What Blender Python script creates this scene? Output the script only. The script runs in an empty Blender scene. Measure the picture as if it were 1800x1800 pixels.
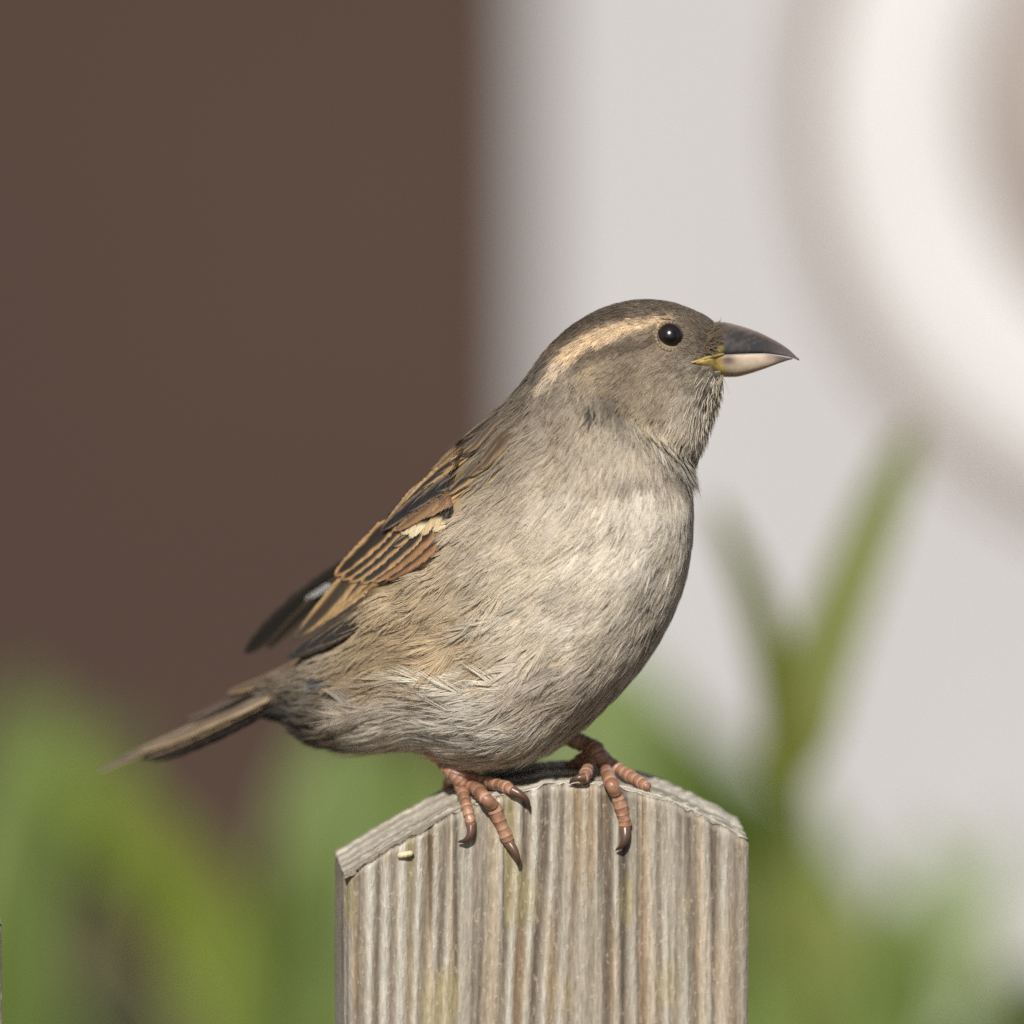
import bpy, math
import numpy as np
from mathutils import Vector

# ------------------------------------------------------------------ camera, world, sun, exposure
sc = bpy.context.scene
R = math.radians
PITCH = R(9.0)
DIST = 3.0                      # metres from lens to the plane of the perch
PX = 0.0001                     # one photograph pixel in that plane, metres
ZC = 1.05                       # height of the picture centre in that plane
F = np.array([0.0, math.cos(PITCH), -math.sin(PITCH)])
U = np.array([0.0, math.sin(PITCH), math.cos(PITCH)])
RT = np.array([1.0, 0.0, 0.0])
CAM = np.array([0.0, 0.0, ZC]) - DIST * F

cd = bpy.data.cameras.new('camera')
cam = bpy.data.objects.new('camera', cd)
sc.collection.objects.link(cam)
cam.location = CAM
cam.rotation_euler = (R(90) - PITCH, 0, 0)
cd.sensor_width = 24.0
cd.lens = 24.0 * DIST / (1800 * PX)
cd.clip_start = 0.1
cd.clip_end = 2000
cd.dof.use_dof = True
cd.dof.focus_distance = DIST - 0.013
cd.dof.aperture_fstop = 5.6
sc.camera = cam

SUN_EL, SUN_AZ = R(39), R(-9)   # azimuth: to the right of straight behind the camera
sun_dir = Vector((math.sin(SUN_AZ) * math.cos(SUN_EL), -math.cos(SUN_AZ) * math.cos(SUN_EL), math.sin(SUN_EL)))
world = bpy.data.worlds.new('World')
sc.world = world
world.use_nodes = True
wn = world.node_tree
bg = wn.nodes['Background']
sky = wn.nodes.new('ShaderNodeTexSky')
sky.sky_type = 'NISHITA'
sky.sun_disc = False
sky.sun_elevation = SUN_EL
sky.sun_rotation = math.pi - SUN_AZ
wn.links.new(sky.outputs[0], bg.inputs[0])
bg.inputs[1].default_value = 0.062
sl = bpy.data.lights.new('sun', 'SUN')
sl.energy = 4.7
sl.angle = R(0.53)
sl.color = (1.0, 0.97, 0.92)
so = bpy.data.objects.new('sun', sl)
sc.collection.objects.link(so)
so.rotation_euler = sun_dir.to_track_quat('Z', 'Y').to_euler()
so.location = (1, -2, 3)
vs = sc.view_settings
vs.view_transform = 'Standard'
vs.look = 'None'
vs.exposure = 0.0
vs.gamma = 1.0
sc.cycles.use_denoising = False
try:
    sc.cycles.denoiser = 'OPENIMAGEDENOISE'
    sc.cycles.denoising_input_passes = 'RGB_ALBEDO_NORMAL'
except Exception:
    pass
sc.cycles.max_bounces = 8
sc.cycles.transparent_max_bounces = 8

rng = np.random.default_rng(7)

# ------------------------------------------------------------------ helpers
def W(P):
    """photo pixel x, y and depth (in 0.1 mm beyond the perch plane) -> world metres"""
    P = np.asarray(P, float)
    t = DIST + P[..., 2] * PX
    k = t / DIST * PX
    return CAM + t[..., None] * F + ((P[..., 0] - 900) * k)[..., None] * RT + ((900 - P[..., 1]) * k)[..., None] * U

def lin(c):
    c = np.asarray(c, float) / 255.0
    return np.where(c <= 0.04045, c / 12.92, ((c + 0.055) / 1.055) ** 2.4)

def hash2(ix, iy, seed):
    h = (ix.astype(np.int64) * 374761393 + iy.astype(np.int64) * 668265263 + seed * 1442695041) & 0x7fffffff
    h = ((h ^ (h >> 13)) * 1274126177) & 0x7fffffff
    return ((h ^ (h >> 16)) & 0xffff) / 65535.0

def vnoise(x, y, seed=0):
    x = np.asarray(x, float); y = np.asarray(y, float)
    x, y = np.broadcast_arrays(x, y)
    ix = np.floor(x); iy = np.floor(y)
    fx = x - ix; fy = y - iy
    fx = fx * fx * (3 - 2 * fx); fy = fy * fy * (3 - 2 * fy)
    a = hash2(ix, iy, seed); b = hash2(ix + 1, iy, seed)
    c = hash2(ix, iy + 1, seed); d = hash2(ix + 1, iy + 1, seed)
    return (a * (1 - fx) + b * fx) * (1 - fy) + (c * (1 - fx) + d * fx) * fy

def spline(ts, pts, t):
    """Catmull-Rom through pts at integer-like knots ts, evaluated at t"""
    pts = np.asarray(pts, float)
    one = pts.ndim == 1
    if one: pts = pts[:, None]
    ts = np.asarray(ts, float); t = np.asarray(t, float)
    m = np.zeros_like(pts)
    m[1:-1] = (pts[2:] - pts[:-2]) / (ts[2:] - ts[:-2])[:, None]
    m[0] = (pts[1] - pts[0]) / (ts[1] - ts[0]); m[-1] = (pts[-1] - pts[-2]) / (ts[-1] - ts[-2])
    i = np.clip(np.searchsorted(ts, t, side='right') - 1, 0, len(ts) - 2)
    h = ts[i + 1] - ts[i]
    u = ((t - ts[i]) / h)[:, None]; h = h[:, None]
    r = (2*u**3 - 3*u**2 + 1) * pts[i] + (u**3 - 2*u**2 + u) * h * m[i] + (-2*u**3 + 3*u**2) * pts[i+1] + (u**3 - u**2) * h * m[i+1]
    return r[:, 0] if one else r

def smooth(e0, e1, x):
    t = np.clip((x - e0) / (e1 - e0), 0, 1)
    return t * t * (3 - 2 * t)

def link(o, parent=None):
    sc.collection.objects.link(o)
    if parent is not None:
        o.parent = parent
    return o

def empty(name, loc, label, cat, group=None):
    o = bpy.data.objects.new(name, None)
    sc.collection.objects.link(o)
    o.location = loc
    o.empty_display_size = 0.01
    o['label'] = label; o['category'] = cat
    if group: o['group'] = group
    return o

def mesh_obj(name, V, faces, mat, parent=None, col=None, uv=None, smooth_shade=True, local=True):
    """V world verts (N,3); faces: (M,4) or (M,3) array, or list of lists; col per vertex linear rgb; uv per vertex"""
    V = np.asarray(V, float)
    root = parent
    while root is not None and root.parent is not None:
        root = root.parent
    if root is not None and local:
        V = V - np.array(root.location)
    me = bpy.data.meshes.new(name)
    if isinstance(faces, np.ndarray):
        M, k = faces.shape
        me.vertices.add(len(V)); me.vertices.foreach_set('co', V.astype(np.float32).ravel())
        me.loops.add(M * k); me.loops.foreach_set('vertex_index', faces.astype(np.int32).ravel())
        me.polygons.add(M)
        me.polygons.foreach_set('loop_start', (np.arange(M) * k).astype(np.int32))
        me.polygons.foreach_set('loop_total', np.full(M, k, np.int32))
        me.update(calc_edges=True)
    else:
        me.from_pydata(V.tolist(), [], [list(map(int, f)) for f in faces])
    if col is not None:
        a = me.color_attributes.new('Col', 'FLOAT_COLOR', 'POINT')
        c4 = np.ones((len(V), 4), np.float32); c4[:, :3] = col
        a.data.foreach_set('color', c4.ravel())
    if uv is not None:
        l = me.uv_layers.new(name='UVMap')
        vi = np.zeros(len(me.loops), np.int32); me.loops.foreach_get('vertex_index', vi)
        l.data.foreach_set('uv', np.asarray(uv, np.float32)[vi].ravel())
    me.polygons.foreach_set('use_smooth', np.full(len(me.polygons), smooth_shade, bool))
    me.validate()
    me.materials.append(mat)
    o = bpy.data.objects.new(name, me)
    return link(o, parent)

def grid_faces(nr, nc, wrap=False):
    r = np.arange(nr - 1)[:, None]; c = np.arange(nc if wrap else nc - 1)[None, :]
    c2 = (c + 1) % nc
    return np.stack([r * nc + c, r * nc + c2, (r + 1) * nc + c2, (r + 1) * nc + c], -1).reshape(-1, 4)

def tube(path, rad, nseg=12, bump=None, ends=True, flat=1.0):
    """path (N,3) in pixel space; rad (N,) ; returns verts, quads"""
    path = np.asarray(path, float); n = len(path)
    T = np.gradient(path, axis=0); T /= np.linalg.norm(T, axis=1)[:, None]
    up = np.array([0.0, 0.0, -1.0])
    A = np.cross(T, up); A /= np.linalg.norm(A, axis=1)[:, None] + 1e-9
    B = np.cross(A, T)
    th = np.linspace(0, 2 * math.pi, nseg, endpoint=False)
    r = np.asarray(rad, float)[:, None] * np.ones(nseg)
    if bump is not None: r = r * bump(np.arange(n)[:, None], th[None, :])
    V = path[:, None] + A[:, None] * (np.cos(th)[None, :] * r)[..., None] + B[:, None] * (np.sin(th)[None, :] * r * flat)[..., None]
    V = V.reshape(-1, 3); Fq = grid_faces(n, nseg, True)
    if ends:
        V = np.vstack([V, path[0] - T[0] * rad[0] * 0.4, path[-1] + T[-1] * rad[-1] * 0.5])
        a, b = len(V) - 2, len(V) - 1
        e = np.arange(nseg); e2 = (e + 1) % nseg
        F1 = np.stack([np.full(nseg, a), e2, e, e], -1); F2 = np.stack([np.full(nseg, b), (n-1)*nseg + e, (n-1)*nseg + e2, (n-1)*nseg + e2], -1)
        return V, [list(f) for f in Fq] + [list(f[:3]) for f in F1] + [list(f[:3]) for f in F2]
    return V, [list(f) for f in Fq]

# ------------------------------------------------------------------ materials
def new_mat(name):
    m = bpy.data.materials.new(name); m.use_nodes = True
    nt = m.node_tree
    return m, nt, nt.nodes['Principled BSDF']

def N(nt, kind, **kw):
    n = nt.nodes.new(kind)
    for k, v in kw.items():
        if k.startswith('i_'):
            n.inputs[k[2:].replace('_', ' ')].default_value = v
        else:
            setattr(n, k, v)
    return n

def mat_attr(name, rough=0.6, spec=0.3, sheen=0.0, bump=None, translucent=0.0, noise=None, coat=0.0):
    """vertex colour with optional noise mottling and bump"""
    m, nt, b = new_mat(name)
    at = N(nt, 'ShaderNodeAttribute', attribute_name='Col')
    src = at.outputs['Color']
    if noise:
        tc = N(nt, 'ShaderNodeTexCoord')
        nz = N(nt, 'ShaderNodeTexNoise', i_Scale=noise[0], i_Detail=4.0)
        nt.links.new(tc.outputs['Object'], nz.inputs['Vector'])
        mr = N(nt, 'ShaderNodeMapRange'); mr.inputs['To Min'].default_value = 1 - noise[1]; mr.inputs['To Max'].default_value = 1 + noise[1]
        mr.inputs['From Min'].default_value = 0.25; mr.inputs['From Max'].default_value = 0.75
        nt.links.new(nz.outputs['Fac'], mr.inputs['Value'])
        mx = N(nt, 'ShaderNodeVectorMath', operation='SCALE')
        nt.links.new(src, mx.inputs[0]); nt.links.new(mr.outputs[0], mx.inputs['Scale'])
        src = mx.outputs[0]
    nt.links.new(src, b.inputs['Base Color'])
    b.inputs['Roughness'].default_value = rough
    b.inputs['Specular IOR Level'].default_value = spec
    b.inputs['Sheen Weight'].default_value = sheen
    b.inputs['Coat Weight'].default_value = coat
    if bump:
        tc = N(nt, 'ShaderNodeTexCoord')
        nz = N(nt, 'ShaderNodeTexNoise', i_Scale=bump[0], i_Detail=3.0)
        nt.links.new(tc.outputs['Object'], nz.inputs['Vector'])
        bp = N(nt, 'ShaderNodeBump'); bp.inputs['Strength'].default_value = bump[1]; bp.inputs['Distance'].default_value = bump[2]
        nt.links.new(nz.outputs['Fac'], bp.inputs['Height']); nt.links.new(bp.outputs[0], b.inputs['Normal'])
    if translucent > 0:
        tr = N(nt, 'ShaderNodeBsdfTranslucent'); nt.links.new(src, tr.inputs[0])
        mix = N(nt, 'ShaderNodeMixShader'); mix.inputs[0].default_value = translucent
        out = nt.nodes['Material Output']
        nt.links.new(b.outputs[0], mix.inputs[1]); nt.links.new(tr.outputs[0], mix.inputs[2]); nt.links.new(mix.outputs[0], out.inputs[0])
    return m

def mat_plain(name, rgb, rough=0.6, spec=0.4, noise=None, bump=None, coat=0.0):
    m, nt, b = new_mat(name)
    c = lin(rgb)
    b.inputs['Roughness'].default_value = rough
    b.inputs['Specular IOR Level'].default_value = spec
    b.inputs['Coat Weight'].default_value = coat
    if noise:
        tc = N(nt, 'ShaderNodeTexCoord')
        nz = N(nt, 'ShaderNodeTexNoise', i_Scale=noise[0], i_Detail=5.0)
        nt.links.new(tc.outputs['Object'], nz.inputs['Vector'])
        cr = N(nt, 'ShaderNodeValToRGB')
        cr.color_ramp.elements[0].position = 0.3; cr.color_ramp.elements[1].position = 0.7
        cr.color_ramp.elements[0].color = (*(c * (1 - noise[1])), 1); cr.color_ramp.elements[1].color = (*np.clip(c * (1 + noise[1]), 0, 1), 1)
        nt.links.new(nz.outputs['Fac'], cr.inputs[0]); nt.links.new(cr.outputs[0], b.inputs['Base Color'])
        if bump:
            bp = N(nt, 'ShaderNodeBump'); bp.inputs['Strength'].default_value = bump[0]; bp.inputs['Distance'].default_value = bump[1]
            nt.links.new(nz.outputs['Fac'], bp.inputs['Height']); nt.links.new(bp.outputs[0], b.inputs['Normal'])
    else:
        b.inputs['Base Color'].default_value = (*c, 1)
    return m

def mat_feather(name):
    """vane feathers: own colour from the vertex colours, fine barb lines from the feather's own coordinates"""
    m, nt, b = new_mat(name)
    at = N(nt, 'ShaderNodeAttribute', attribute_name='Col')
    uv = N(nt, 'ShaderNodeUVMap', uv_map='UVMap')
    sp = N(nt, 'ShaderNodeSeparateXYZ'); nt.links.new(uv.outputs[0], sp.inputs[0])
    ab = N(nt, 'ShaderNodeMath', operation='ABSOLUTE'); nt.links.new(sp.outputs[1], ab.inputs[0])
    k = N(nt, 'ShaderNodeMath', operation='MULTIPLY'); k.inputs[1].default_value = -1.6; nt.links.new(ab.outputs[0], k.inputs[0])
    s = N(nt, 'ShaderNodeMath', operation='ADD'); nt.links.new(sp.outputs[0], s.inputs[0]); nt.links.new(k.outputs[0], s.inputs[1])
    cb = N(nt, 'ShaderNodeCombineXYZ'); nt.links.new(s.outputs[0], cb.inputs[0])
    v2 = N(nt, 'ShaderNodeMath', operation='MULTIPLY'); v2.inputs[1].default_value = 0.06; nt.links.new(sp.outputs[1], v2.inputs[0]); nt.links.new(v2.outputs[0], cb.inputs[1])
    nz = N(nt, 'ShaderNodeTexNoise', i_Scale=0.32, i_Detail=2.0); nt.links.new(cb.outputs[0], nz.inputs['Vector'])
    mr = N(nt, 'ShaderNodeMapRange'); mr.inputs['From Min'].default_value = 0.3; mr.inputs['From Max'].default_value = 0.7
    mr.inputs['To Min'].default_value = 0.72; mr.inputs['To Max'].default_value = 1.25
    nt.links.new(nz.outputs['Fac'], mr.inputs['Value'])
    mx = N(nt, 'ShaderNodeVectorMath', operation='SCALE'); nt.links.new(at.outputs['Color'], mx.inputs[0]); nt.links.new(mr.outputs[0], mx.inputs['Scale'])
    nt.links.new(mx.outputs[0], b.inputs['Base Color'])
    bp = N(nt, 'ShaderNodeBump'); bp.inputs['Strength'].default_value = 0.6; bp.inputs['Distance'].default_value = 0.0003
    nt.links.new(nz.outputs['Fac'], bp.inputs['Height']); nt.links.new(bp.outputs[0], b.inputs['Normal'])
    b.inputs['Roughness'].default_value = 0.5; b.inputs['Specular IOR Level'].default_value = 0.35
    b.inputs['Sheen Weight'].default_value = 0.1
    return m

M_plume = mat_attr('plumage', rough=0.55, spec=0.28, sheen=0.15, translucent=0.22)
M_skin = mat_attr('body_down', rough=0.8, spec=0.1)
M_feather = mat_feather('vane_feather')
M_beak = mat_attr('horn_of_bill', rough=0.28, spec=0.5, noise=(900, 0.12), bump=(1400, 0.25, 0.0002))
M_leg = mat_attr('scaly_leg_skin', rough=0.38, spec=0.5, noise=(1500, 0.2), bump=(2500, 0.3, 0.0002))
M_claw = mat_attr('claw_horn', rough=0.3, spec=0.5)
M_eye = mat_attr('eye', rough=0.24, spec=0.6, coat=0.0)
M_lid = mat_attr('eyelid', rough=0.6, spec=0.3, bump=(5000, 0.5, 0.0002))

# ------------------------------------------------------------------ ground and walls behind
M_soil = mat_plain('garden_soil', (84, 70, 56), 0.95, 0.1, (14, 0.45), (0.8, 0.03))
M_brown = mat_plain('brown_painted_boards', (73, 57, 49), 0.75, 0.2, (3.0, 0.10), (0.1, 0.002))
M_white = mat_plain('white_render', (186, 183, 182), 0.85, 0.2, (9.0, 0.03), (0.3, 0.002))
M_disc = mat_plain('white_enamel', (212, 209, 206), 0.5, 0.4, (20.0, 0.02))
M_taupe = mat_plain('taupe_glaze', (158, 146, 139), 0.6, 0.4, (20.0, 0.06))

def box(x0, x1, y0, y1, z0, z1):
    V = np.array([[x, y, z] for x in (x0, x1) for y in (y0, y1) for z in (z0, z1)], float)
    Fc = [[0, 1, 3, 2], [4, 6, 7, 5], [0, 4, 5, 1], [2, 3, 7, 6], [0, 2, 6, 4], [1, 5, 7, 3]]
    return V, Fc

def bevel_box(name, dims, mat, parent, bev=0.004):
    V, Fc = box(*dims)
    o = mesh_obj(name, V, Fc, mat, parent, smooth_shade=False)
    md = o.modifiers.new('bevel', 'BEVEL'); md.width = bev; md.segments = 2
    return o

ng = 60
gx = np.concatenate([-np.geomspace(600, 3, 12), np.linspace(-2.5, 2.5, ng), np.geomspace(3, 600, 12)])
gy = np.concatenate([-np.geomspace(600, 6, 10), np.linspace(-5, 2.2, ng), np.geomspace(3, 600, 12)])
GX, GY = np.meshgrid(gx, gy)
near = (np.abs(GX) < 2.6) & (GY > -5.1) & (GY < 2.3)
GZ = np.where(near, (vnoise(GX * 9, GY * 9, 3) - 0.5) * 0.03 + (vnoise(GX * 25, GY * 25, 4) - 0.5) * 0.015, 0) - 0.012
g = mesh_obj('ground', np.stack([GX, GY, GZ], -1).reshape(-1, 3), grid_faces(len(gy), len(gx)), M_soil)
g['kind'] = 'structure'

YW = 1.80                       # the wall stands this far behind the fence
def at_y(px, py, y):
    """world point on the plane Y = y seen at a photograph pixel"""
    d = F + (px - 900) * PX / DIST * RT + (900 - py) * PX / DIST * U
    t = (y - CAM[1]) / d[1]
    return CAM + t * d

xb = at_y(925, 300, YW)[0]
# brown boarded wall: upright boards as parts, with recessed joints
bw = empty('board_wall', (-1.2, YW + 0.05, 0.0), 'plain dark brown boarded wall behind the bird\'s tail', 'wall')
bevel_box('backing_panel', (-2.6, xb - 0.004, YW + 0.03, YW + 0.06, 0.0, 2.3), M_brown, bw)
x = xb; i = 0
while x > -2.5:
    w = 0.30
    bevel_box('board', (x - w + 0.002, x - 0.002, YW + 0.002 * (i % 2), YW + 0.029, 0.0, 2.3), M_brown, bw, 0.002)
    x -= w; i += 1
# pale rendered wall
ww = empty('rendered_wall', (1.2, YW + 0.05, 0.0), 'pale grey white rendered wall behind the bird\'s head', 'wall')
V, Fc = box(xb + 0.002, 2.6, YW - 0.012, YW + 0.06, 0.0, 2.3)
wo = mesh_obj('render_coat', V, Fc, M_white, ww, smooth_shade=False)
md = wo.modifiers.new('bevel', 'BEVEL'); md.width = 0.006; md.segments = 3

# round ornament on a stake, standing among the plants in front of the wall
YO = 0.92
dc = at_y(2210, 200, YO)
k4 = (np.dot(dc - CAM, F) / DIST) * PX
pl = empty('garden_ornament', (dc[0], YO, 0.0), 'round white disc ornament with a taupe ring and centre before the pale wall', 'ornament')
V, Fc = box(dc[0] - 0.007, dc[0] + 0.007, YO + 0.004, YO + 0.016, -0.05, dc[2] + 0.03)
mesh_obj('stake', V, Fc, M_taupe, pl, smooth_shade=False)
def lathe(prof, n=96):
    prof = np.array(prof, float)   # radius px, proud m
    th = np.linspace(0, 2 * math.pi, n, endpoint=False)
    V = np.stack([dc[0] + prof[:, 0:1] * k4 * np.cos(th), np.full((len(prof), n), YO) - prof[:, 1:2], dc[2] + prof[:, 0:1] * k4 * np.sin(th)], -1)
    return V.reshape(-1, 3), grid_faces(len(prof), n, True)
V, Fq = lathe([(834, -0.003), (834, 0.003), (831, 0.004), (800, 0.004), (764, 0.004), (762, -0.002)])
mesh_obj('outer_ring', V, Fq, M_taupe, pl)
V, Fq = lathe([(763, -0.002), (762.5, 0.005), (755, 0.007), (700, 0.008), (600, 0.008), (520, 0.009), (502, 0.006), (500, -0.002)])
mesh_obj('dish', V, Fq, M_disc, pl)
V, Fq = lathe([(501, -0.002), (500.5, 0.005), (490, 0.006), (300, 0.007), (100, 0.008), (0.5, 0.008), (0.5, -0.003), (834, -0.003)])
mesh_obj('centre_boss', V, Fq, M_taupe, pl)

# ------------------------------------------------------------------ garden plants between fence and wall
def mat_leaf(name, c0, c1):
    m, nt, b = new_mat(name)
    tc = N(nt, 'ShaderNodeTexCoord')
    nz = N(nt, 'ShaderNodeTexNoise', i_Scale=16.0, i_Detail=3.0); nt.links.new(tc.outputs['Object'], nz.inputs['Vector'])
    cr = N(nt, 'ShaderNodeValToRGB')
    cr.color_ramp.elements[0].position = 0.3; cr.color_ramp.elements[1].position = 0.7
    cr.color_ramp.elements[0].color = (*lin(c0), 1); cr.color_ramp.elements[1].color = (*lin(c1), 1)
    nt.links.new(nz.outputs['Fac'], cr.inputs[0]); nt.links.new(cr.outputs[0], b.inputs['Base Color'])
    b.inputs['Roughness'].default_value = 0.5; b.inputs['Specular IOR Level'].default_value = 0.35
    tr = N(nt, 'ShaderNodeBsdfTranslucent'); nt.links.new(cr.outputs[0], tr.inputs[0])
    mix = N(nt, 'ShaderNodeMixShader'); mix.inputs[0].default_value = 0.25
    nt.links.new(b.outputs[0], mix.inputs[1]); nt.links.new(tr.outputs[0], mix.inputs[2]); nt.links.new(mix.outputs[0], nt.nodes['Material Output'].inputs[0])
    return m
LEAF = {'mid': mat_leaf('leaf_mid_green', (96, 114, 50), (122, 138, 74)),
        'lime': mat_leaf('leaf_lime', (124, 140, 50), (142, 155, 72)),
        'deep': mat_leaf('leaf_deep_green', (62, 74, 34), (88, 102, 50)),
        'olive': mat_leaf('leaf_olive', (104, 112, 36), (124, 130, 62)),
        'pale': mat_leaf('leaf_pale', (150, 164, 120), (170, 180, 140))}
M_stem = mat_plain('green_stem', (104, 112, 50), 0.6, 0.3, (30, 0.2))

def leaf(parent, pts, width, y, dy, kind):
    """blade along photo points at distance y behind the fence; dy: how far the tip leans towards (-) or away"""
    n = 16
    u = np.linspace(0, 1, n)
    P = spline(np.linspace(0, 1, len(pts)), np.array(pts, float), u)
    A = np.array([at_y(p[0], p[1], y + dy * (t ** 1.5)) for p, t in zip(P, u)])
    T = np.gradient(A, axis=0); T /= np.linalg.norm(T, axis=1)[:, None]
    side = np.cross(T, np.array([0, -1.0, 0.25])); side /= np.linalg.norm(side, axis=1)[:, None]
    nor = np.cross(side, T)
    wd = width * PX * 1.3 * 0.5 * np.clip(u / 0.25 + 0.25, 0, 1) * np.sqrt(np.clip(1 - u ** 2.2, 0.0008, 1))
    v = np.linspace(-1, 1, 7)
    wav = 0.08 * np.sin(u * 9 + width)[:, None] * np.abs(v)[None, :]
    V = A[:, None] + side[:, None] * (v[None, :] * wd[:, None])[..., None] + nor[:, None] * (((np.abs(v)[None, :] * 0.35 + wav)) * wd[:, None])[..., None]
    o = mesh_obj('leaf', V.reshape(-1, 3), grid_faces(n, 7), LEAF[kind], parent)
    md = o.modifiers.new('thick', 'SOLIDIFY'); md.thickness = 0.0005
    return o

def plant(name, px, py, y, label, leaves, group='garden plants behind the fence', stems=((0, 0),)):
    base = at_y(px, py, y)
    root = empty(name, (base[0], y, 0.0), label, 'plant', group)
    for (dx, top) in stems:
        tp = at_y(px + dx, py + top, y)
        zz = np.linspace(-0.02, tp[2], 14)
        X = base[0] + (tp[0] - base[0]) * (zz / tp[2]) ** 1.6 + 0.004 * np.sin(zz * 17 + dx)
        path = np.stack([X, np.full(14, y), zz], -1)
        rad = np.linspace(0.006, 0.0022, 14)
        th = np.linspace(0, 2 * math.pi, 8, endpoint=False)
        V = path[:, None] + np.stack([np.cos(th), np.sin(th), 0 * th], -1)[None] * rad[:, None, None]
        mesh_obj('stem', V.reshape(-1, 3), grid_faces(14, 8, True), M_stem, root)
    for (pts, width, dy, kind) in leaves:
        leaf(root, pts, width, y, dy, kind)
    return root

plant('leafy_plant', 250, 1900, 1.05, 'leafy plant with a broad lime green leaf below the bird\'s tail tip', [
    ([(480, 1980), (400, 1700), (270, 1500), (90, 1330)], 165, -0.02, 'lime'),
    ([(470, 1990), (380, 1780), (240, 1560), (120, 1440)], 120, 0.03, 'lime'),
    ([(60, 1950), (70, 1700), (110, 1480), (230, 1270)], 150, 0.05, 'mid'),
    ([(20, 1950), (10, 1650), (60, 1400), (130, 1250)], 150, 0.0, 'mid'),
    ([(-40, 1900), (-30, 1600), (20, 1330), (60, 1200)], 120, 0.05, 'mid'),
    ([(100, 1960), (60, 1850), (-20, 1760), (-100, 1700)], 170, 0.05, 'deep'),
    ([(140, 1980), (170, 1880), (230, 1800), (330, 1760)], 160, 0.08, 'deep')])
plant('leafy_plant', 560, 1900, 0.95, 'mid green leafy plant without lime leaves, behind the bird\'s vent', [
    ([(560, 1980), (545, 1700), (560, 1450), (600, 1260)], 190, 0.02, 'mid'),
    ([(600, 1980), (640, 1700), (680, 1450), (690, 1270)], 190, 0.05, 'mid'),
    ([(520, 1980), (480, 1800), (490, 1620), (530, 1480)], 130, -0.02, 'mid'),
    ([(620, 1980), (740, 1700), (790, 1500), (800, 1330)], 200, 0.05, 'mid'),
    ([(660, 1980), (820, 1700), (900, 1450), (960, 1300)], 210, 0.04, 'mid')])
plant('leafy_plant', 1090, 1900, 1.0, 'dense mid green leafy plant showing under the bird\'s breast', [
    ([(1180, 1980), (1160, 1700), (1080, 1400), (1000, 1150)], 230, 0.04, 'mid'),
    ([(1280, 1900), (1260, 1600), (1180, 1350), (1060, 1130)], 210, 0.02, 'mid'),
    ([(1340, 1980), (1350, 1700), (1300, 1450), (1120, 1210)], 190, -0.02, 'mid'),
    ([(1080, 1980), (1040, 1700), (980, 1500), (900, 1350)], 210, 0.03, 'mid'),
    ([(1400, 1980), (1420, 1760), (1390, 1560), (1270, 1330)], 190, 0.0, 'mid'),
    ([(1330, 1980), (1380, 1760), (1410, 1560), (1400, 1380)], 200, 0.06, 'mid'),
    ([(1300, 1980), (1320, 1760), (1350, 1560), (1350, 1350)], 200, -0.05, 'mid'),
    ([(1440, 1980), (1480, 1800), (1490, 1640), (1450, 1480)], 180, 0.08, 'mid')])
plant('lily_shoot', 1395, 1320, 0.50, 'slender plant shoot with a V of narrow olive leaves before the pale wall', [
    ([(1385, 1400), (1430, 1200), (1520, 960), (1610, 740)], 112, 0.03, 'olive'),
    ([(1390, 1400), (1375, 1250), (1330, 1060), (1250, 870)], 72, -0.02, 'olive'),
    ([(1375, 1400), (1380, 1300), (1400, 1220), (1440, 1150)], 90, 0.02, 'olive'),
    ([(1385, 1390), (1370, 1300), (1355, 1210), (1350, 1130)], 60, 0.0, 'olive')])
plant('leafy_plant', 1560, 1900, 0.85, 'low bushy plant with olive, pale and dark green leaves before the pale wall', [
    ([(1560, 1980), (1520, 1800), (1440, 1650), (1340, 1520)], 190, 0.02, 'olive'),
    ([(1500, 1980), (1540, 1800), (1580, 1680), (1590, 1570)], 190, 0.0, 'mid'),
    ([(1560, 1980), (1620, 1820), (1690, 1720), (1740, 1640)], 190, 0.03, 'olive'),
    ([(1620, 1990), (1700, 1870), (1790, 1790), (1880, 1740)], 200, 0.05, 'deep'),
    ([(1440, 1990), (1400, 1860), (1350, 1760), (1300, 1690)], 160, 0.04, 'mid'),
    ([(1700, 1990), (1760, 1900), (1840, 1830), (1930, 1800)], 220, 0.0, 'deep'),
    ([(1600, 1900), (1640, 1700), (1650, 1560), (1610, 1450)], 120, 0.09, 'pale'),
    ([(1640, 1900), (1700, 1700), (1740, 1560), (1770, 1440)], 90, 0.09, 'pale')])

# ------------------------------------------------------------------ picket fence
POST_YAW = R(4.5)
d_mid = -60.0
# front face plane passes through this point, vertical, turned by POST_YAW
p0 = W(np.array([965.0, 1400.0, d_mid]))
tx = np.array([math.cos(POST_YAW), math.sin(POST_YAW), 0.0])       # along the face
tn = np.array([math.sin(POST_YAW), -math.cos(POST_YAW), 0.0])      # out of the face
def on_front(px, py):
    d = F + (px - 900) * PX / DIST * RT + (900 - py) * PX / DIST * U
    t = np.dot(p0 - CAM, tn) / np.dot(d, tn)
    return CAM + t * d
edge_px = [(606, 1540), (647, 1516), (703, 1482), (768, 1446), (811, 1425), (863, 1406), (937, 1388), (993, 1380),
           (1050, 1381), (1110, 1391), (1167, 1406), (1210, 1424), (1262, 1450), (1317, 1482)]
ep = np.array([on_front(a, b) for a, b in edge_px])
es = (ep - p0) @ tx
ez = ep[:, 2]
S0, S1 = es[0], es[-1]
THICK = 0.026
def ztop(s):
    s = np.clip(np.asarray(s, float), S0, S1)
    return spline(es, ez, s.ravel()).reshape(s.shape)

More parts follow.
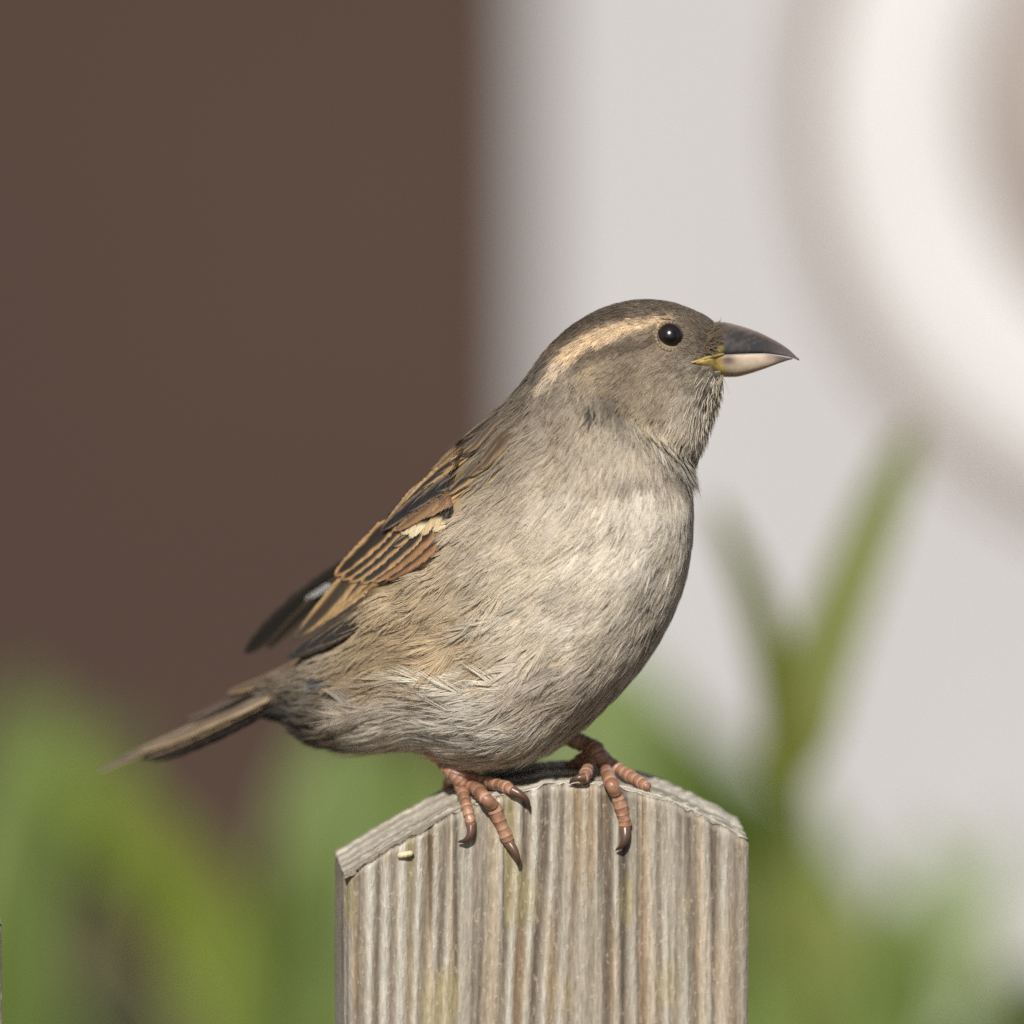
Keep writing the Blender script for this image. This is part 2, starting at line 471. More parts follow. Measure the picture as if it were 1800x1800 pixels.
def wood_relief(s, z, seed=0):
    """ridge height 0..1 of the weathered grain; s, z in metres"""
    wob = (vnoise(z * 22, s * 60, 50 + seed) - 0.5) * 0.0016 + (vnoise(z * 7, 0 * s, 51 + seed) - 0.5) * 0.003
    q = s + wob
    a = 0.5 + 0.5 * np.sin(2 * math.pi * (q / 0.0031 + 1.5 * vnoise(q / 0.008, z * 3, 10 + seed))) * (0.2 + 0.8 * vnoise(q / 0.004, z * 9, 11 + seed))
    b = vnoise(q / 0.0014, z * 16, 12 + seed)
    c = vnoise(q / 0.0006, z * 34, 13 + seed)
    return np.clip(0.44 * a + 0.32 * b + 0.24 * c, 0, 1)

def wood_col(s, z, t, ridge, seed=0):
    pale = lin((188, 181, 167)); tan = lin((153, 142, 125)); brown = lin((106, 94, 82)); rust = lin((166, 134, 94)); green = lin((166, 152, 102))
    r = ridge[..., None]
    c = np.where(r > 0.5, tan + (pale - tan) * np.clip((r - 0.5) / 0.22, 0, 1), brown + (tan - brown) * np.clip((r - 0.25) / 0.25, 0, 1))
    k = smooth(0.60, 0.80, vnoise(s / 0.0019, z * 34, 21 + seed))[..., None] * 0.34
    c = c * (1 - k) + rust * k
    k = smooth(0.72, 0.9, vnoise(s / 0.0035, z * 60, 22 + seed))[..., None] * 0.45
    c = c * (1 - k) + green * k
    f = 0.86 + 0.28 * vnoise(s / 0.0003, z / 0.004, 23 + seed)
    crack = smooth(0.76, 0.88, vnoise(s / 0.0016, z * 11, 24 + seed)) * smooth(0.4, 0.6, vnoise(s / 0.0004, z * 8, 25 + seed))
    return c * (f * (1 - 0.55 * crack))[..., None]

M_wood, nt, b = new_mat('weathered_softwood')
at = N(nt, 'ShaderNodeAttribute', attribute_name='Col')
tc = N(nt, 'ShaderNodeTexCoord')
mp = N(nt, 'ShaderNodeMapping'); mp.inputs['Scale'].default_value = (1.0, 1.0, 0.16)
nt.links.new(tc.outputs['Object'], mp.inputs[0])
nz = N(nt, 'ShaderNodeTexNoise', i_Scale=2600.0, i_Detail=3.0); nt.links.new(mp.outputs[0], nz.inputs['Vector'])
nz2 = N(nt, 'ShaderNodeTexNoise', i_Scale=1700.0, i_Detail=2.0); mp2 = N(nt, 'ShaderNodeMapping'); mp2.inputs['Scale'].default_value = (1.0, 1.0, 0.45); mp2.inputs['Rotation'].default_value = (0.0, 0.35, 0.0)
nt.links.new(tc.outputs['Object'], mp2.inputs[0]); nt.links.new(mp2.outputs[0], nz2.inputs['Vector'])
mr = N(nt, 'ShaderNodeMapRange'); mr.inputs['From Min'].default_value = 0.3; mr.inputs['From Max'].default_value = 0.7; mr.inputs['To Min'].default_value = 0.78; mr.inputs['To Max'].default_value = 1.18
nt.links.new(nz.outputs['Fac'], mr.inputs['Value'])
sc1 = N(nt, 'ShaderNodeVectorMath', operation='SCALE'); nt.links.new(at.outputs['Color'], sc1.inputs[0]); nt.links.new(mr.outputs[0], sc1.inputs['Scale'])
mr2 = N(nt, 'ShaderNodeMapRange'); mr2.inputs['From Min'].default_value = 0.58; mr2.inputs['From Max'].default_value = 0.72; mr2.inputs['To Min'].default_value = 0.0; mr2.inputs['To Max'].default_value = 0.28
nt.links.new(nz2.outputs['Fac'], mr2.inputs['Value'])
mxs = N(nt, 'ShaderNodeMix', data_type='RGBA'); nt.links.new(mr2.outputs[0], mxs.inputs[0]); nt.links.new(sc1.outputs[0], mxs.inputs[6]); mxs.inputs[7].default_value = (*lin((222, 208, 182)), 1)
nt.links.new(mxs.outputs[2], b.inputs['Base Color'])
ad = N(nt, 'ShaderNodeMath', operation='ADD'); nt.links.new(nz.outputs['Fac'], ad.inputs[0]); nt.links.new(mr2.outputs[0], ad.inputs[1])
bp = N(nt, 'ShaderNodeBump'); bp.inputs['Strength'].default_value = 0.7; bp.inputs['Distance'].default_value = 0.0004
nt.links.new(ad.outputs[0], bp.inputs['Height']); nt.links.new(bp.outputs[0], b.inputs['Normal'])
b.inputs['Roughness'].default_value = 0.75; b.inputs['Specular IOR Level'].default_value = 0.25

fence = empty('picket_fence', (p0[0], p0[1] + 0.02, 0.0), 'weathered grey brown wooden picket fence with a rounded picket top under the bird', 'fence')

def picket(off_s, dz, seed, dense):
    ncol = 300 if dense else 90
    s = np.linspace(S0, S1, ncol)
    zt = ztop(s) + dz
    # rows down the front
    vrow = np.concatenate([[0.0], np.linspace(0.0006, 0.058, 110 if dense else 40), [0.075, 0.12, 0.3, 0.6, 0.9, 1.2]])
    V = []; C = []
    edge = np.minimum(s - S0, S1 - s)
    round_e = np.where(s - S0 < S1 - s, 0.0030 * np.clip(1 - edge / 0.0030, 0, 1) ** 1.7, 0.0012 * np.clip(1 - edge / 0.0016, 0, 1) ** 2)
    rough_top = (vnoise(s / 0.0009, 0 * s, 31 + seed) - 0.5) * 0.0007 + (vnoise(s / 0.0035, 0 * s, 32 + seed) - 0.5) * 0.0008
    for v in vrow[::-1]:
        z = np.maximum(zt + rough_top * max(0, 1 - v / 0.002) - v, -0.02)
        rd = wood_relief(s + off_s, z, seed)
        out = (rd - 0.6) * 0.0010 - round_e - (0.0007 if v == 0 else 0) + (vnoise(s / 0.0004, z / 0.0008, 33 + seed) - 0.5) * 0.00012
        V.append(p0 + np.outer(s, tx) + np.outer(out, tn)); V[-1][:, 2] = z
        c = wood_col(s + off_s, z, 0, rd, seed); 
        if v < 0.0012: c = c * 0.85 + lin((206, 196, 176)) * 0.15
        C.append(c)
    # across the top, front to back
    for t in np.linspace(0.0005, THICK - 0.0004, 60 if dense else 14):
        ring = vnoise(t / 0.0011 + (vnoise(s * 50, 0 * s, 41) - 0.5) * 1.2 + 0 * s, s * 30, 42 + seed)
        fib = vnoise(s / 0.0007, t / 0.0012, 43 + seed)
        z = zt + rough_top * (0.5 + 0.5 * math.cos(t * 900)) + (ring - 0.5) * 0.0006 + (fib - 0.5) * 0.00025 - 0.0006 * max(0, 1 - min(t, THICK - t) / 0.0008) ** 2
        V.append(p0 + np.outer(s, tx) - t * tn[None, :] + np.outer(-round_e * 0, tn)); V[-1][:, 2] = z
        rr = smooth(0.25, 0.75, ring)[:, None]
        c = lin((138, 126, 108)) * (1 - rr) + lin((206, 198, 182)) * rr
        C.append(c * (0.85 + 0.3 * fib)[:, None])
    for v in [0.0, 0.01, 0.06, 0.3, 1.2]:
        z = np.maximum(zt - 0.0006 - v, -0.02)
        rd = wood_relief(s + 0.4, z, seed + 3)
        V.append(p0 + np.outer(s, tx) - THICK * tn[None, :]); V[-1][:, 2] = z
        C.append(wood_col(s, z, 0, rd, seed))
    nr = len(V)
    V = np.concatenate(V) + off_s * tx; C = np.concatenate(C)
    faces = [list(f) for f in grid_faces(nr, ncol)]
    # sides: grids between front column and back
    extra = []; exc = []; nb = len(V)
    for side, col in ((0, 0), (1, ncol - 1)):
        zs = np.concatenate([np.linspace(0, 0.058, 60 if dense else 12), [0.075, 0.3, 0.6, 1.2]])
        tt = np.linspace(0.0029 if side == 0 else 0.0009, THICK - 0.0002, 26 if dense else 6)
        ZZ, TT = np.meshgrid(zt[col] - 0.0004 - zs, tt, indexing='ij')
        ZZ = np.maximum(ZZ, -0.02)
        rd = wood_relief(TT * 0.9 + 0.2 * side, ZZ, seed + 5)
        sg = -1 if side == 0 else 1
        ss = s[col] + sg * ((rd - 0.5) * 0.0006 - 0.0001 - 0.0006 * np.clip(1 - (TT - 0.0009) / 0.0012, 0, 1) ** 2)
        P = p0 + ss[..., None] * tx - TT[..., None] * tn + off_s * tx
        P[..., 2] = ZZ
        extra.append(P.reshape(-1, 3)); exc.append((wood_col(TT, ZZ, 0, rd, seed + 5) * 0.97).reshape(-1, 3))
        gf = grid_faces(len(zs), len(tt)) + nb
        faces += [list(f) if side else list(f[::-1]) for f in gf]
        nb += len(P.reshape(-1, 3))
    V = np.vstack([V] + extra); C = np.vstack([C] + exc)
    return mesh_obj('picket', V, faces, M_wood, fence, col=C)

picket(0.0, 0.0, 0, True)
wd = S1 - S0
eL = on_front(3.5, 1700); sL = (eL - p0) @ tx
picket(sL - S1, -0.0125, 100, False)
picket(S1 - sL + 0.0, -0.004, 200, False)
for z in (0.25, 0.82):
    V, Fc = box(-1, 1, 0, 0.03, z, z + 0.07)
    Vr = p0 + V[:, 0:1] * (wd * 2.3) * tx - (V[:, 1:2] + THICK + 0.0004) * tn; Vr[:, 2] = V[:, 2]
    o = mesh_obj('rail', Vr, Fc, M_wood, fence, col=np.tile(lin((160, 142, 118)), (8, 1)), smooth_shade=False)

def post_d(px, py):
    """depth (0.1 mm units) at which the sight line of a pixel meets the picket"""
    for d in np.arange(-260, 260, 1.0):
        P = W(np.array([px, py, d]))
        q = P - p0
        if -np.dot(q, tn) >= 0 and P[2] <= float(ztop(np.array([q @ tx]))[0]):
            return d
    return 60.0

# splinter lodged under the left shoulder of the picket top
sd = post_d(712, 1503)
path = np.array([[700, 1505, sd - 6], [704, 1503.5, sd - 7], [712, 1502, sd - 8], [720, 1500.5, sd - 8], [725, 1499, sd - 5]])
V, fc = tube(path, np.array([4.5, 5.5, 6, 5.5, 4]), 10)
spl = mesh_obj('splinter', W(V), fc, M_wood, fence, col=np.tile(lin((214, 200, 160)), (len(V), 1)))

# ------------------------------------------------------------------ the sparrow
foot = W(np.array([920.0, 1385.0, 0.0]))
bird = empty('sparrow', foot, 'brown and buff sparrow with a pale eyebrow stripe perched on the picket top', 'bird')

ST = np.array([  # top x, top y, bottom x, bottom y, half width, centre depth
    (452, 1212, 444, 1252, 24, 300),
    (480, 1192, 484, 1258, 40, 275),
    (506, 1168, 514, 1276, 72, 250),
    (532, 1132, 546, 1303, 115, 222),
    (572, 1080, 622, 1318, 155, 188),
    (622, 1010, 728, 1316, 190, 150),
    (676, 940, 812, 1346, 220, 110),
    (728, 875, 900, 1344, 236, 65),
    (778, 815, 985, 1303, 242, 25),
    (824, 766, 1070, 1236, 240, -10),
    (862, 731, 1143, 1150, 230, -35),
    (892, 703, 1193, 1052, 215, -52),
    (914, 678, 1215, 955, 195, -62),
    (934, 650, 1216, 872, 172, -66),
    (953, 622, 1208, 820, 144, -66),
    (978, 594, 1232, 788, 138, -64),
    (1012, 566, 1247, 752, 133, -62),
    (1060, 540, 1257, 722, 126, -60),
    (1118, 526, 1264, 698, 114, -60),
    (1176, 529, 1266, 680, 96, -60),
    (1222, 545, 1266, 670, 76, -60),
    (1254, 562, 1262, 664, 57, -60),
    (1266, 576, 1264, 652, 42, -60),
    (1272, 592, 1270, 640, 22, -60)], float)
NSTA = len(ST)
NS, NT = 420, 240
sg_ = np.linspace(0, NSTA - 1, NS)
STI = spline(np.arange(NSTA), ST, sg_)
th_ = np.linspace(0, 2 * math.pi, NT, endpoint=False)
c2 = (STI[:, 0:2] + STI[:, 2:4]) / 2; h2 = (STI[:, 0:2] - STI[:, 2:4]) / 2
cs, sn = np.cos(th_), np.sin(th_)
wmul = 1.0 + 0.05 * (-np.cos(th_))           # a little fuller below the mid line
low = smooth(0.1, -0.5, cs); low = np.where(cs < 0.1, 1 - smooth(-0.5, 0.1, cs), 0.0)
bodyk = (1 - smooth(12, 15, sg_))[:, None] * low[None, :]
cs_, sn_ = cs, sn
cs = np.sign(cs_) * np.abs(cs_) ** (0.92 - 0.22 * bodyk); sn = np.sign(sn_) * np.abs(sn_) ** (0.86 - 0.14 * bodyk)
G = np.zeros((NS, NT, 3))
G[..., 0] = c2[:, 0:1] + h2[:, 0:1] * cs
G[..., 1] = c2[:, 1:2] + h2[:, 1:2] * cs
G[..., 2] = STI[:, 5:6] - STI[:, 4:5] * sn * wmul

def normals(G):
    ds = np.gradient(G, axis=0)
    dt = (np.roll(G, -1, 1) - np.roll(G, 1, 1)) / 2
    n = np.cross(ds, dt)
    n /= np.linalg.norm(n, axis=-1)[..., None] + 1e-9
    c = np.zeros((NS, NT, 3)); c[..., 0] = c2[:, 0:1]; c[..., 1] = c2[:, 1:2]; c[..., 2] = STI[:, 5:6]
    sgn = np.sign(np.sum((G - c) * n, -1)); n *= np.where(sgn == 0, 1, sgn)[..., None]
    return n
GN = normals(G)
lump = (vnoise(G[..., 0] / 60 + 0.3 * G[..., 2] / 60, G[..., 1] / 60, 61) - 0.5) * 17 + (vnoise(G[..., 0] / 26, G[..., 1] / 26 + G[..., 2] / 40, 62) - 0.5) * 5
lump *= (smooth(1, 3, sg_) * (1 - smooth(12, 16, sg_)))[:, None] * smooth(0.15, 0.6, np.abs(sn_))[None, :]
G = G + GN * (lump - 5.0)[..., None]         # plumage stands about 5 units proud of this surface
GN = normals(G)
GS = np.gradient(G, axis=0) * (NS / (NSTA - 1))      # per station
GT = (np.roll(G, -1, 1) - np.roll(G, 1, 1)) / 2 / (2 * math.pi / NT)   # per radian
LS = np.linalg.norm(GS, axis=-1); LT = np.linalg.norm(GT, axis=-1)

def sample(A, s, th):
    si = np.clip(s / (NSTA - 1) * (NS - 1), 0, NS - 1.001)
    ti = (th / (2 * math.pi) * NT) % NT
    i = np.floor(si).astype(int); j = np.floor(ti).astype(int) % NT
    fs = si - i; ft = ti - np.floor(ti)
    j2 = (j + 1) % NT
    if A.ndim == 3:
        fs = fs[..., None]; ft = ft[..., None]
    return (A[i, j] * (1 - ft) + A[i, j2] * ft) * (1 - fs) + (A[i + 1, j] * (1 - ft) + A[i + 1, j2] * ft) * fs

# ---- pigment of the body plumage, some of it painted shade, by control points in the bird's side view
CP = np.array([  # x, y, r, g, b, radius
    (1100, 545, 120, 103, 84, 30), (1180, 540, 120, 104, 86, 30), (1040, 565, 116, 98, 78, 30), (1240, 565, 124, 108, 88, 28), (985, 610, 116, 97, 76, 30),
    (1220, 600, 132, 116, 96, 25), (1250, 600, 118, 102, 82, 22), (1210, 640, 148, 134, 114, 25), (1180, 640, 136, 120, 98, 28),
    (1110, 650, 122, 105, 83, 38), (1160, 690, 136, 121, 99, 30), (1100, 690, 114, 98, 77, 32), (1210, 700, 166, 153, 134, 28), (1240, 710, 176, 165, 148, 28),
    (1050, 660, 150, 130, 102, 30), (1020, 640, 158, 136, 104, 25), (960, 660, 132, 112, 86, 30), (920, 700, 124, 104, 78, 30),
    (1000, 700, 150, 129, 98, 35), (960, 740, 152, 131, 100, 40), (900, 760, 138, 116, 86, 35), (1060, 740, 178, 157, 124, 35), (1130, 740, 178, 161, 132, 35), (1190, 750, 188, 174, 152, 30), (1225, 780, 190, 180, 162, 25),
    (1000, 770, 178, 156, 122, 35), (1080, 790, 186, 167, 136, 35), (1170, 800, 190, 173, 146, 30),
    (930, 820, 182, 160, 126, 45), (1020, 850, 204, 186, 156, 50), (1110, 850, 210, 195, 168, 50), (1190, 880, 206, 192, 166, 40),
    (880, 880, 184, 162, 128, 45), (960, 930, 204, 184, 150, 55), (1070, 950, 212, 196, 166, 60), (1170, 980, 208, 194, 168, 50), (1140, 1080, 200, 184, 158, 50),
    (850, 950, 182, 160, 126, 45), (880, 1000, 192, 172, 138, 50), (960, 1040, 206, 188, 156, 60), (1060, 1080, 206, 189, 160, 60), (1000, 1160, 198, 180, 152, 60), (1080, 1180, 194, 176, 150, 50),
    (760, 1050, 178, 154, 116, 50), (830, 1080, 178, 154, 116, 55), (720, 1110, 168, 142, 102, 50), (650, 1120, 164, 142, 108, 40), (780, 1140, 166, 140, 100, 50),
    (880, 1130, 184, 161, 124, 50), (700, 1170, 150, 126, 90, 45), (650, 1190, 124, 103, 76, 40), (600, 1150, 150, 132, 106, 35), (610, 1190, 104, 106, 104, 18),
    (560, 1180, 146, 128, 102, 30), (520, 1175, 136, 114, 86, 25), (800, 1190, 186, 164, 128, 45), (730, 1220, 182, 163, 134, 45), (850, 1210, 216, 204, 182, 55),
    (560, 1230, 104, 90, 70, 38), (600, 1270, 92, 78, 62, 44), (540, 1270, 84, 72, 57, 34), (660, 1280, 156, 138, 112, 40), (490, 1180, 112, 88, 66, 18), (480, 1215, 120, 106, 86, 18), (500, 1240, 84, 86, 74, 18), (466, 1250, 206, 206, 196, 14),  # vent: brown feathers, with its shadow partly painted into the colour
    (740, 1280, 196, 182, 160, 40), (830, 1290, 214, 202, 182, 55), (920, 1250, 216, 204, 182, 55), (980, 1270, 208, 194, 172, 40), (860, 1340, 206, 190, 168, 40),
    (800, 830, 136, 112, 80, 35), (850, 770, 128, 106, 78, 30), (740, 900, 120, 98, 70, 35), (620, 1040, 110, 92, 68, 35)], float)
CPc = lin(CP[:, 2:5])
STROKES = [  # polyline, half width, softness, colour, strength
    ([(1165, 566), (1130, 566), (1080, 578), (1030, 598), (995, 628), (968, 656)], [5, 7, 9, 10, 9, 4], 9, (208, 180, 140), 0.95),
    ([(1195, 562), (1165, 562)], [5, 7], 7, (206, 180, 142), 0.7),
    ([(1155, 596), (1120, 598), (1080, 604), (1050, 612), (1030, 630)], [7, 8, 7, 7, 6], 5, (92, 77, 60), 0.9),
    ([(1040, 695), (1052, 704), (1070, 706)], [4, 5, 2], 4, (48, 40, 32), 0.9),  # shade in a gap between the ear feathers, painted as colour
    ([(1035, 668), (1050, 676)], [9, 6], 6, (176, 150, 112), 0.6),
    ([(1000, 578), (1060, 552), (1120, 548)], [7, 8, 6], 6, (90, 75, 58), 0.75),
    ([(1246, 690), (1252, 672), (1268, 668)], [7, 7, 5], 5, (78, 66, 54), 0.8),
    ([(1072, 797), (1120, 800), (1170, 818), (1200, 826)], [5, 6, 7, 7], 6, (128, 106, 80), 0.6),  # shadow of the throat ruff along the collar, painted into the plumage
    ([(910, 690), (870, 740), (830, 780)], [8, 8, 8], 8, (84, 68, 50), 0.6),
]
def pigment_and_shade(x, y):
    sh = x.shape
    x = x.ravel(); y = y.ravel()
    out = np.zeros((len(x), 3))
    for a in range(0, len(x), 40000):
        xx = x[a:a + 40000, None]; yy = y[a:a + 40000, None]
        d2 = ((xx - CP[:, 0]) ** 2 + (yy - CP[:, 1]) ** 2) / (CP[:, 5] ** 2)
        w = 1.0 / (d2 + 0.05) ** 2
        out[a:a + 40000] = (w @ CPc) / w.sum(1)[:, None]
    for pts, hw, soft, colr, stg in STROKES:
        pts = np.array(pts, float)
        best = np.full(len(x), 1e9)
        for k in range(len(pts) - 1):
            p, q = pts[k], pts[k + 1]
            v = q - p
            t = np.clip(((x - p[0]) * v[0] + (y - p[1]) * v[1]) / (v @ v), 0, 1)
            d = np.hypot(x - p[0] - t * v[0], y - p[1] - t * v[1]) - (hw[k] + (hw[k + 1] - hw[k]) * t)
            best = np.minimum(best, d)
        m = (1 - smooth(-soft * 0.5, soft, best)) * stg
        out = out * (1 - m[:, None]) + lin(colr) * m[:, None]
    return out.reshape(sh + (3,))

# ---- body: one continuous surface from tail base to bill base
Vb = G.reshape(-1, 3); Fb = grid_faces(NS, NT, True)
colb = pigment_and_shade(Vb[:, 0], Vb[:, 1]) * (0.78 + 0.25 * vnoise(Vb[:, 0] / 5, Vb[:, 1] / 5 + Vb[:, 2] / 7, 63))[:, None]
faces = [list(f) for f in Fb] + [list(range(NT))[::-1], list(range((NS - 1) * NT, NS * NT))]
body = mesh_obj('body', W(Vb), faces, M_skin, bird, col=colb)

# near-side depth of the body surface at a pixel
near_mask = (th_ > 0.25) & (th_ < math.pi - 0.05)
NG = G[:, near_mask].reshape(-1, 3)
def body_d(px, py):
    d2 = (NG[:, 0] - px) ** 2 + (NG[:, 1] - py) ** 2
    k = np.argpartition(d2, 6)[:6]
    w = 1 / (d2[k] + 0.5)
    return float((NG[k, 2] * w).sum() / w.sum())

# ---- contour feathers made of barbs
WING = np.array([(836, 768), (818, 808), (802, 855), (806, 900), (790, 955), (762, 1003), (700, 1030), (655, 1045), (648, 1088), (612, 1135), (560, 1160), (508, 1174), (495, 1120), (585, 1000), (660, 925), (700, 875), (765, 815)], float)
def in_poly(x, y, poly):
    ins = np.zeros(len(x), bool); j = len(poly) - 1
    for i in range(len(poly)):
        xi, yi = poly[i]; xj, yj = poly[j]
        ins ^= ((yi > y) != (yj > y)) & (x < (xj - xi) * (y - yi) / (yj - yi + 1e-12) + xi)
        j = i
    return ins
EYE = np.array([1178.0, 591.0]); EYE_R = 23.0

LEN_K = ([0, 2, 4, 7, 10, 12, 13.5, 15, 17, 19, 21, 23], [55, 70, 84, 80, 70, 58, 46, 36, 27, 19, 12, 8])
WID_K = ([0, 2, 4, 7, 10, 12, 13.5, 15, 17, 19, 21, 23], [22, 30, 36, 36, 32, 26, 19, 13, 9.5, 7.5, 5.5, 4])
def build_plumage():
    area = LS * LT * ((NSTA - 1) / NS) * (2 * math.pi / NT)
    L = np.interp(sg_, *LEN_K); Wd = np.interp(sg_, *WID_K)
    dens = 1.0 / (0.095 * L * Wd)
    vis = np.where(sn_ > -0.25, 1.0, 0.4)
    wgt = area * dens[:, None] * vis[None, :]
    n = int(wgt.sum())
    cdf = np.cumsum(wgt.ravel()); cdf /= cdf[-1]
    idx = np.searchsorted(cdf, rng.random(n))
    s = sg_[idx // NT] + (rng.random(n) - 0.5) * (NSTA - 1) / NS
    th = th_[idx % NT] + (rng.random(n) - 0.5) * 2 * math.pi / NT
    P = sample(G, s, th)
    keep = ~((in_poly(P[:, 0], P[:, 1], WING)) & (np.sin(th) > -0.3))
    de = np.hypot(P[:, 0] - EYE[0], P[:, 1] - EYE[1])
    keep &= ~((s > 4.2) & (s < 10.9) & (np.cos(th) > 0.62) & (rng.random(n) > 0.12))
    keep &= ~(de < EYE_R + 4)
    # the bill base stays bare
    keep &= ~((s > 21.5)) & ~((P[:, 0] > 1246) & (P[:, 1] > 586) & (P[:, 1] < 658))
    keep &= ~((P[:, 0] > 1228 + np.abs(P[:, 1] - 636) * 1.0) & (P[:, 1] > 612) & (P[:, 1] < 662) & (s > 18.2))
    s, th, P, de = s[keep], th[keep], P[keep], de[keep]
    n = len(s)
    L = np.interp(s, *LEN_K) * (0.8 + 0.4 * rng.random(n)); Wd = np.interp(s, *WID_K) * (0.8 + 0.4 * rng.random(n))
    front = (P[:, 0] > EYE[0] - 5)
    L = np.where(front, np.minimum(L, np.maximum(de - EYE_R + 4, 5)), L)
    big = (rng.random(n) < 0.07) & (s < 9.5) & (s > 2.5) & (np.cos(th) < 0.15)
    L = np.where(big, L * 1.45, L); Wd = np.where(big, Wd * 1.7, Wd)
    lift = 2.2 + 0.03 * L + 3.5 * big + 2.0 * rng.random(n) * (L > 40)
    ruff = np.exp(-((s - 15.2) / 0.7) ** 2) * smooth(1.45, 2.1, np.minimum(th % (2 * math.pi), 2 * math.pi - th % (2 * math.pi)))
    lift = lift + 15 * ruff
    L = L * (1 + 0.45 * ruff)
    fluff = smooth(1150, 1250, P[:, 1]) * (1 - smooth(9, 11, s))
    lift = lift + 6 * fluff * rng.random(n)
    # feathers rooted just ahead of the wing lie over its lower edge
    dw = np.min(np.hypot(P[:, 0:1] - WING[None, :, 0], P[:, 1:2] - WING[None, :, 1]), 1)
    lift = lift + 8 * (1 - smooth(25, 75, dw)) * (np.sin(th) > 0) * (s < 11)
    # tips may only just reach over the wing
    bk = -sample(GS, s, th); bk /= np.linalg.norm(bk, axis=1)[:, None]
    ok = np.zeros(n, bool); fac = np.full(n, 0.12)
    for f_ in (1.0, 0.85, 0.7, 0.55, 0.42, 0.3, 0.2):
        reach = np.maximum(L * f_ * 1.15 - np.where(P[:, 1] < 1000, 13, 8), 4)
        hit = np.zeros(n, bool)
        for q_ in (0.5, 0.75, 1.0):
            hit |= in_poly(P[:, 0] + bk[:, 0] * reach * q_, P[:, 1] + bk[:, 1] * reach * q_, WING)
        good = ~hit & ~ok
        fac[good] = f_; ok |= good
    fac = np.where(np.sin(th) > -0.3, fac, 1.0)
    L = L * fac; Wd = Wd * np.clip(fac + 0.25, 0, 1)
    L = np.where(s < 2.2, np.minimum(L, 14 + 30 * s / 2.2), L)
    ls = sample(LS, s, th); lt = np.maximum(sample(LT, s, th), 3)
    yaw = rng.normal(0, 0.07, n) + 0.3 * (vnoise(P[:, 0] / 45, P[:, 1] / 45, 71) - 0.5)
    yaw = yaw + big * rng.normal(0, 0.28, n)
    base = pigment_and_shade(P[:, 0], P[:, 1])
    mx_ = base.max(1, keepdims=True)
    base = base * (1 + (np.minimum(1.27, np.maximum(0.78 / mx_, 1.0)) - 1) * (smooth(3.2, 5.5, s) * (1 - 0.25 * smooth(9, 11, s)))[:, None])  # gain fades out at the vent, so its painted shadow stays dark
    base = base * (1 + 0.2 * smooth(14.0, 16.0, s))[:, None]
    patch = 0.90 + 0.2 * vnoise(P[:, 0] / 30, P[:, 1] / 30, 72)
    fb = patch * np.clip(rng.normal(1, 0.05, n), 0.75, 1.25)
    odd = rng.random(n)
    fb = np.where((odd < 0.04) & (s < 11), fb * 1.12, fb)
    fb = np.where((odd > 0.96) & (s < 11), fb * 0.85, fb)
    fb = np.where(big, fb * (1.0 + 0.16 * rng.random(n)), fb)
    crown = smooth(15.5, 16.5, s) * (np.abs(np.cos(th)) > 0.6) * (np.cos(th) > 0)
    fb = fb * np.where((crown > 0) & (rng.random(n) < 0.35), 0.72, 1.0)
    lore = (s > 17.5) & (rng.random(n) < 0.35)
    fb = np.where(lore, fb * 0.62, fb)
    grey = (0.32 + rng.random(n) * 0.16)[:, None] * np.where(s > 15, 0.35, np.where((np.cos(th) > -0.35) & (s < 8), 0.62, 1.0))[:, None]
    lum = base.mean(1, keepdims=True) * np.array([1.0, 0.99, 0.97])
    base = base * (1 - grey) + lum * grey
    Vs, Fs, Cs = [], [], []
    nv = 0
    for lo, hi, m in ((0, 30, 12), (30, 50, 22), (50, 400, 38)):
        k = np.where((L >= lo) & (L < hi))[0]
        if len(k) == 0: continue
        q = len(k)
        m2 = 2 * m
        u0 = np.tile(np.linspace(0.12, 1.0, m), 2)[None, :] + rng.normal(0, 0.02, (q, m2))
        u0 = np.clip(u0, 0.05, 1.0)
        sd = np.repeat([-1.0, 1.0], m)[None, :] * np.ones((q, 1))
        prof = np.sqrt(np.clip(1 - ((u0 - 0.45) / 0.62) ** 2, 0.02, 1))
        al = np.radians(30 - 17 * u0) + rng.normal(0, 0.05, (q, m2))
        half = 0.5 * Wd[k][:, None] * prof
        lb = np.minimum(half / np.sin(al), 0.55 * L[k][:, None]) * (0.8 + 0.35 * rng.random((q, m2)))
        t = np.array([0.0, 0.5, 1.0])[None, None, :]
        a = u0[..., None] * L[k][:, None, None] * 0.85 + lb[..., None] * t * np.cos(al)[..., None]
        bb = sd[..., None] * lb[..., None] * t * np.sin(al)[..., None] * (1 - 0.22 * t)
        yw = yaw[k][:, None, None]
        A2 = a * np.cos(yw) - bb * np.sin(yw); B2 = a * np.sin(yw) + bb * np.cos(yw)
        ss = s[k][:, None, None] - A2 / ls[k][:, None, None]
        tt = th[k][:, None, None] + B2 / lt[k][:, None, None]
        rel = np.clip(a / L[k][:, None, None], 0, 1.4)
        camber = -1.2 * (bb / (0.5 * Wd[k][:, None, None])) ** 2
        h = 0.8 + lift[k][:, None, None] * rel ** 1.3 + camber + rng.normal(0, 0.5, (q, m2, 1))
        Pt = sample(G, ss, tt)
        # beyond the tail end of the grid carry on straight
        over = np.maximum(-ss, 0)[..., None]
        Pt = Pt - over * np.array([26.0, -16.0, -25.0])
        Nn = sample(GN, ss, tt)
        Pt = Pt + Nn * h[..., None]
        D = np.gradient(Pt, axis=2); D /= np.linalg.norm(D, axis=-1)[..., None] + 1e-9
        X = np.cross(D, Nn); X /= np.linalg.norm(X, axis=-1)[..., None] + 1e-9
        tw = rng.normal(0, 0.25, (q, m2, 1, 1))
        X = X * np.cos(tw) + Nn * np.sin(tw)
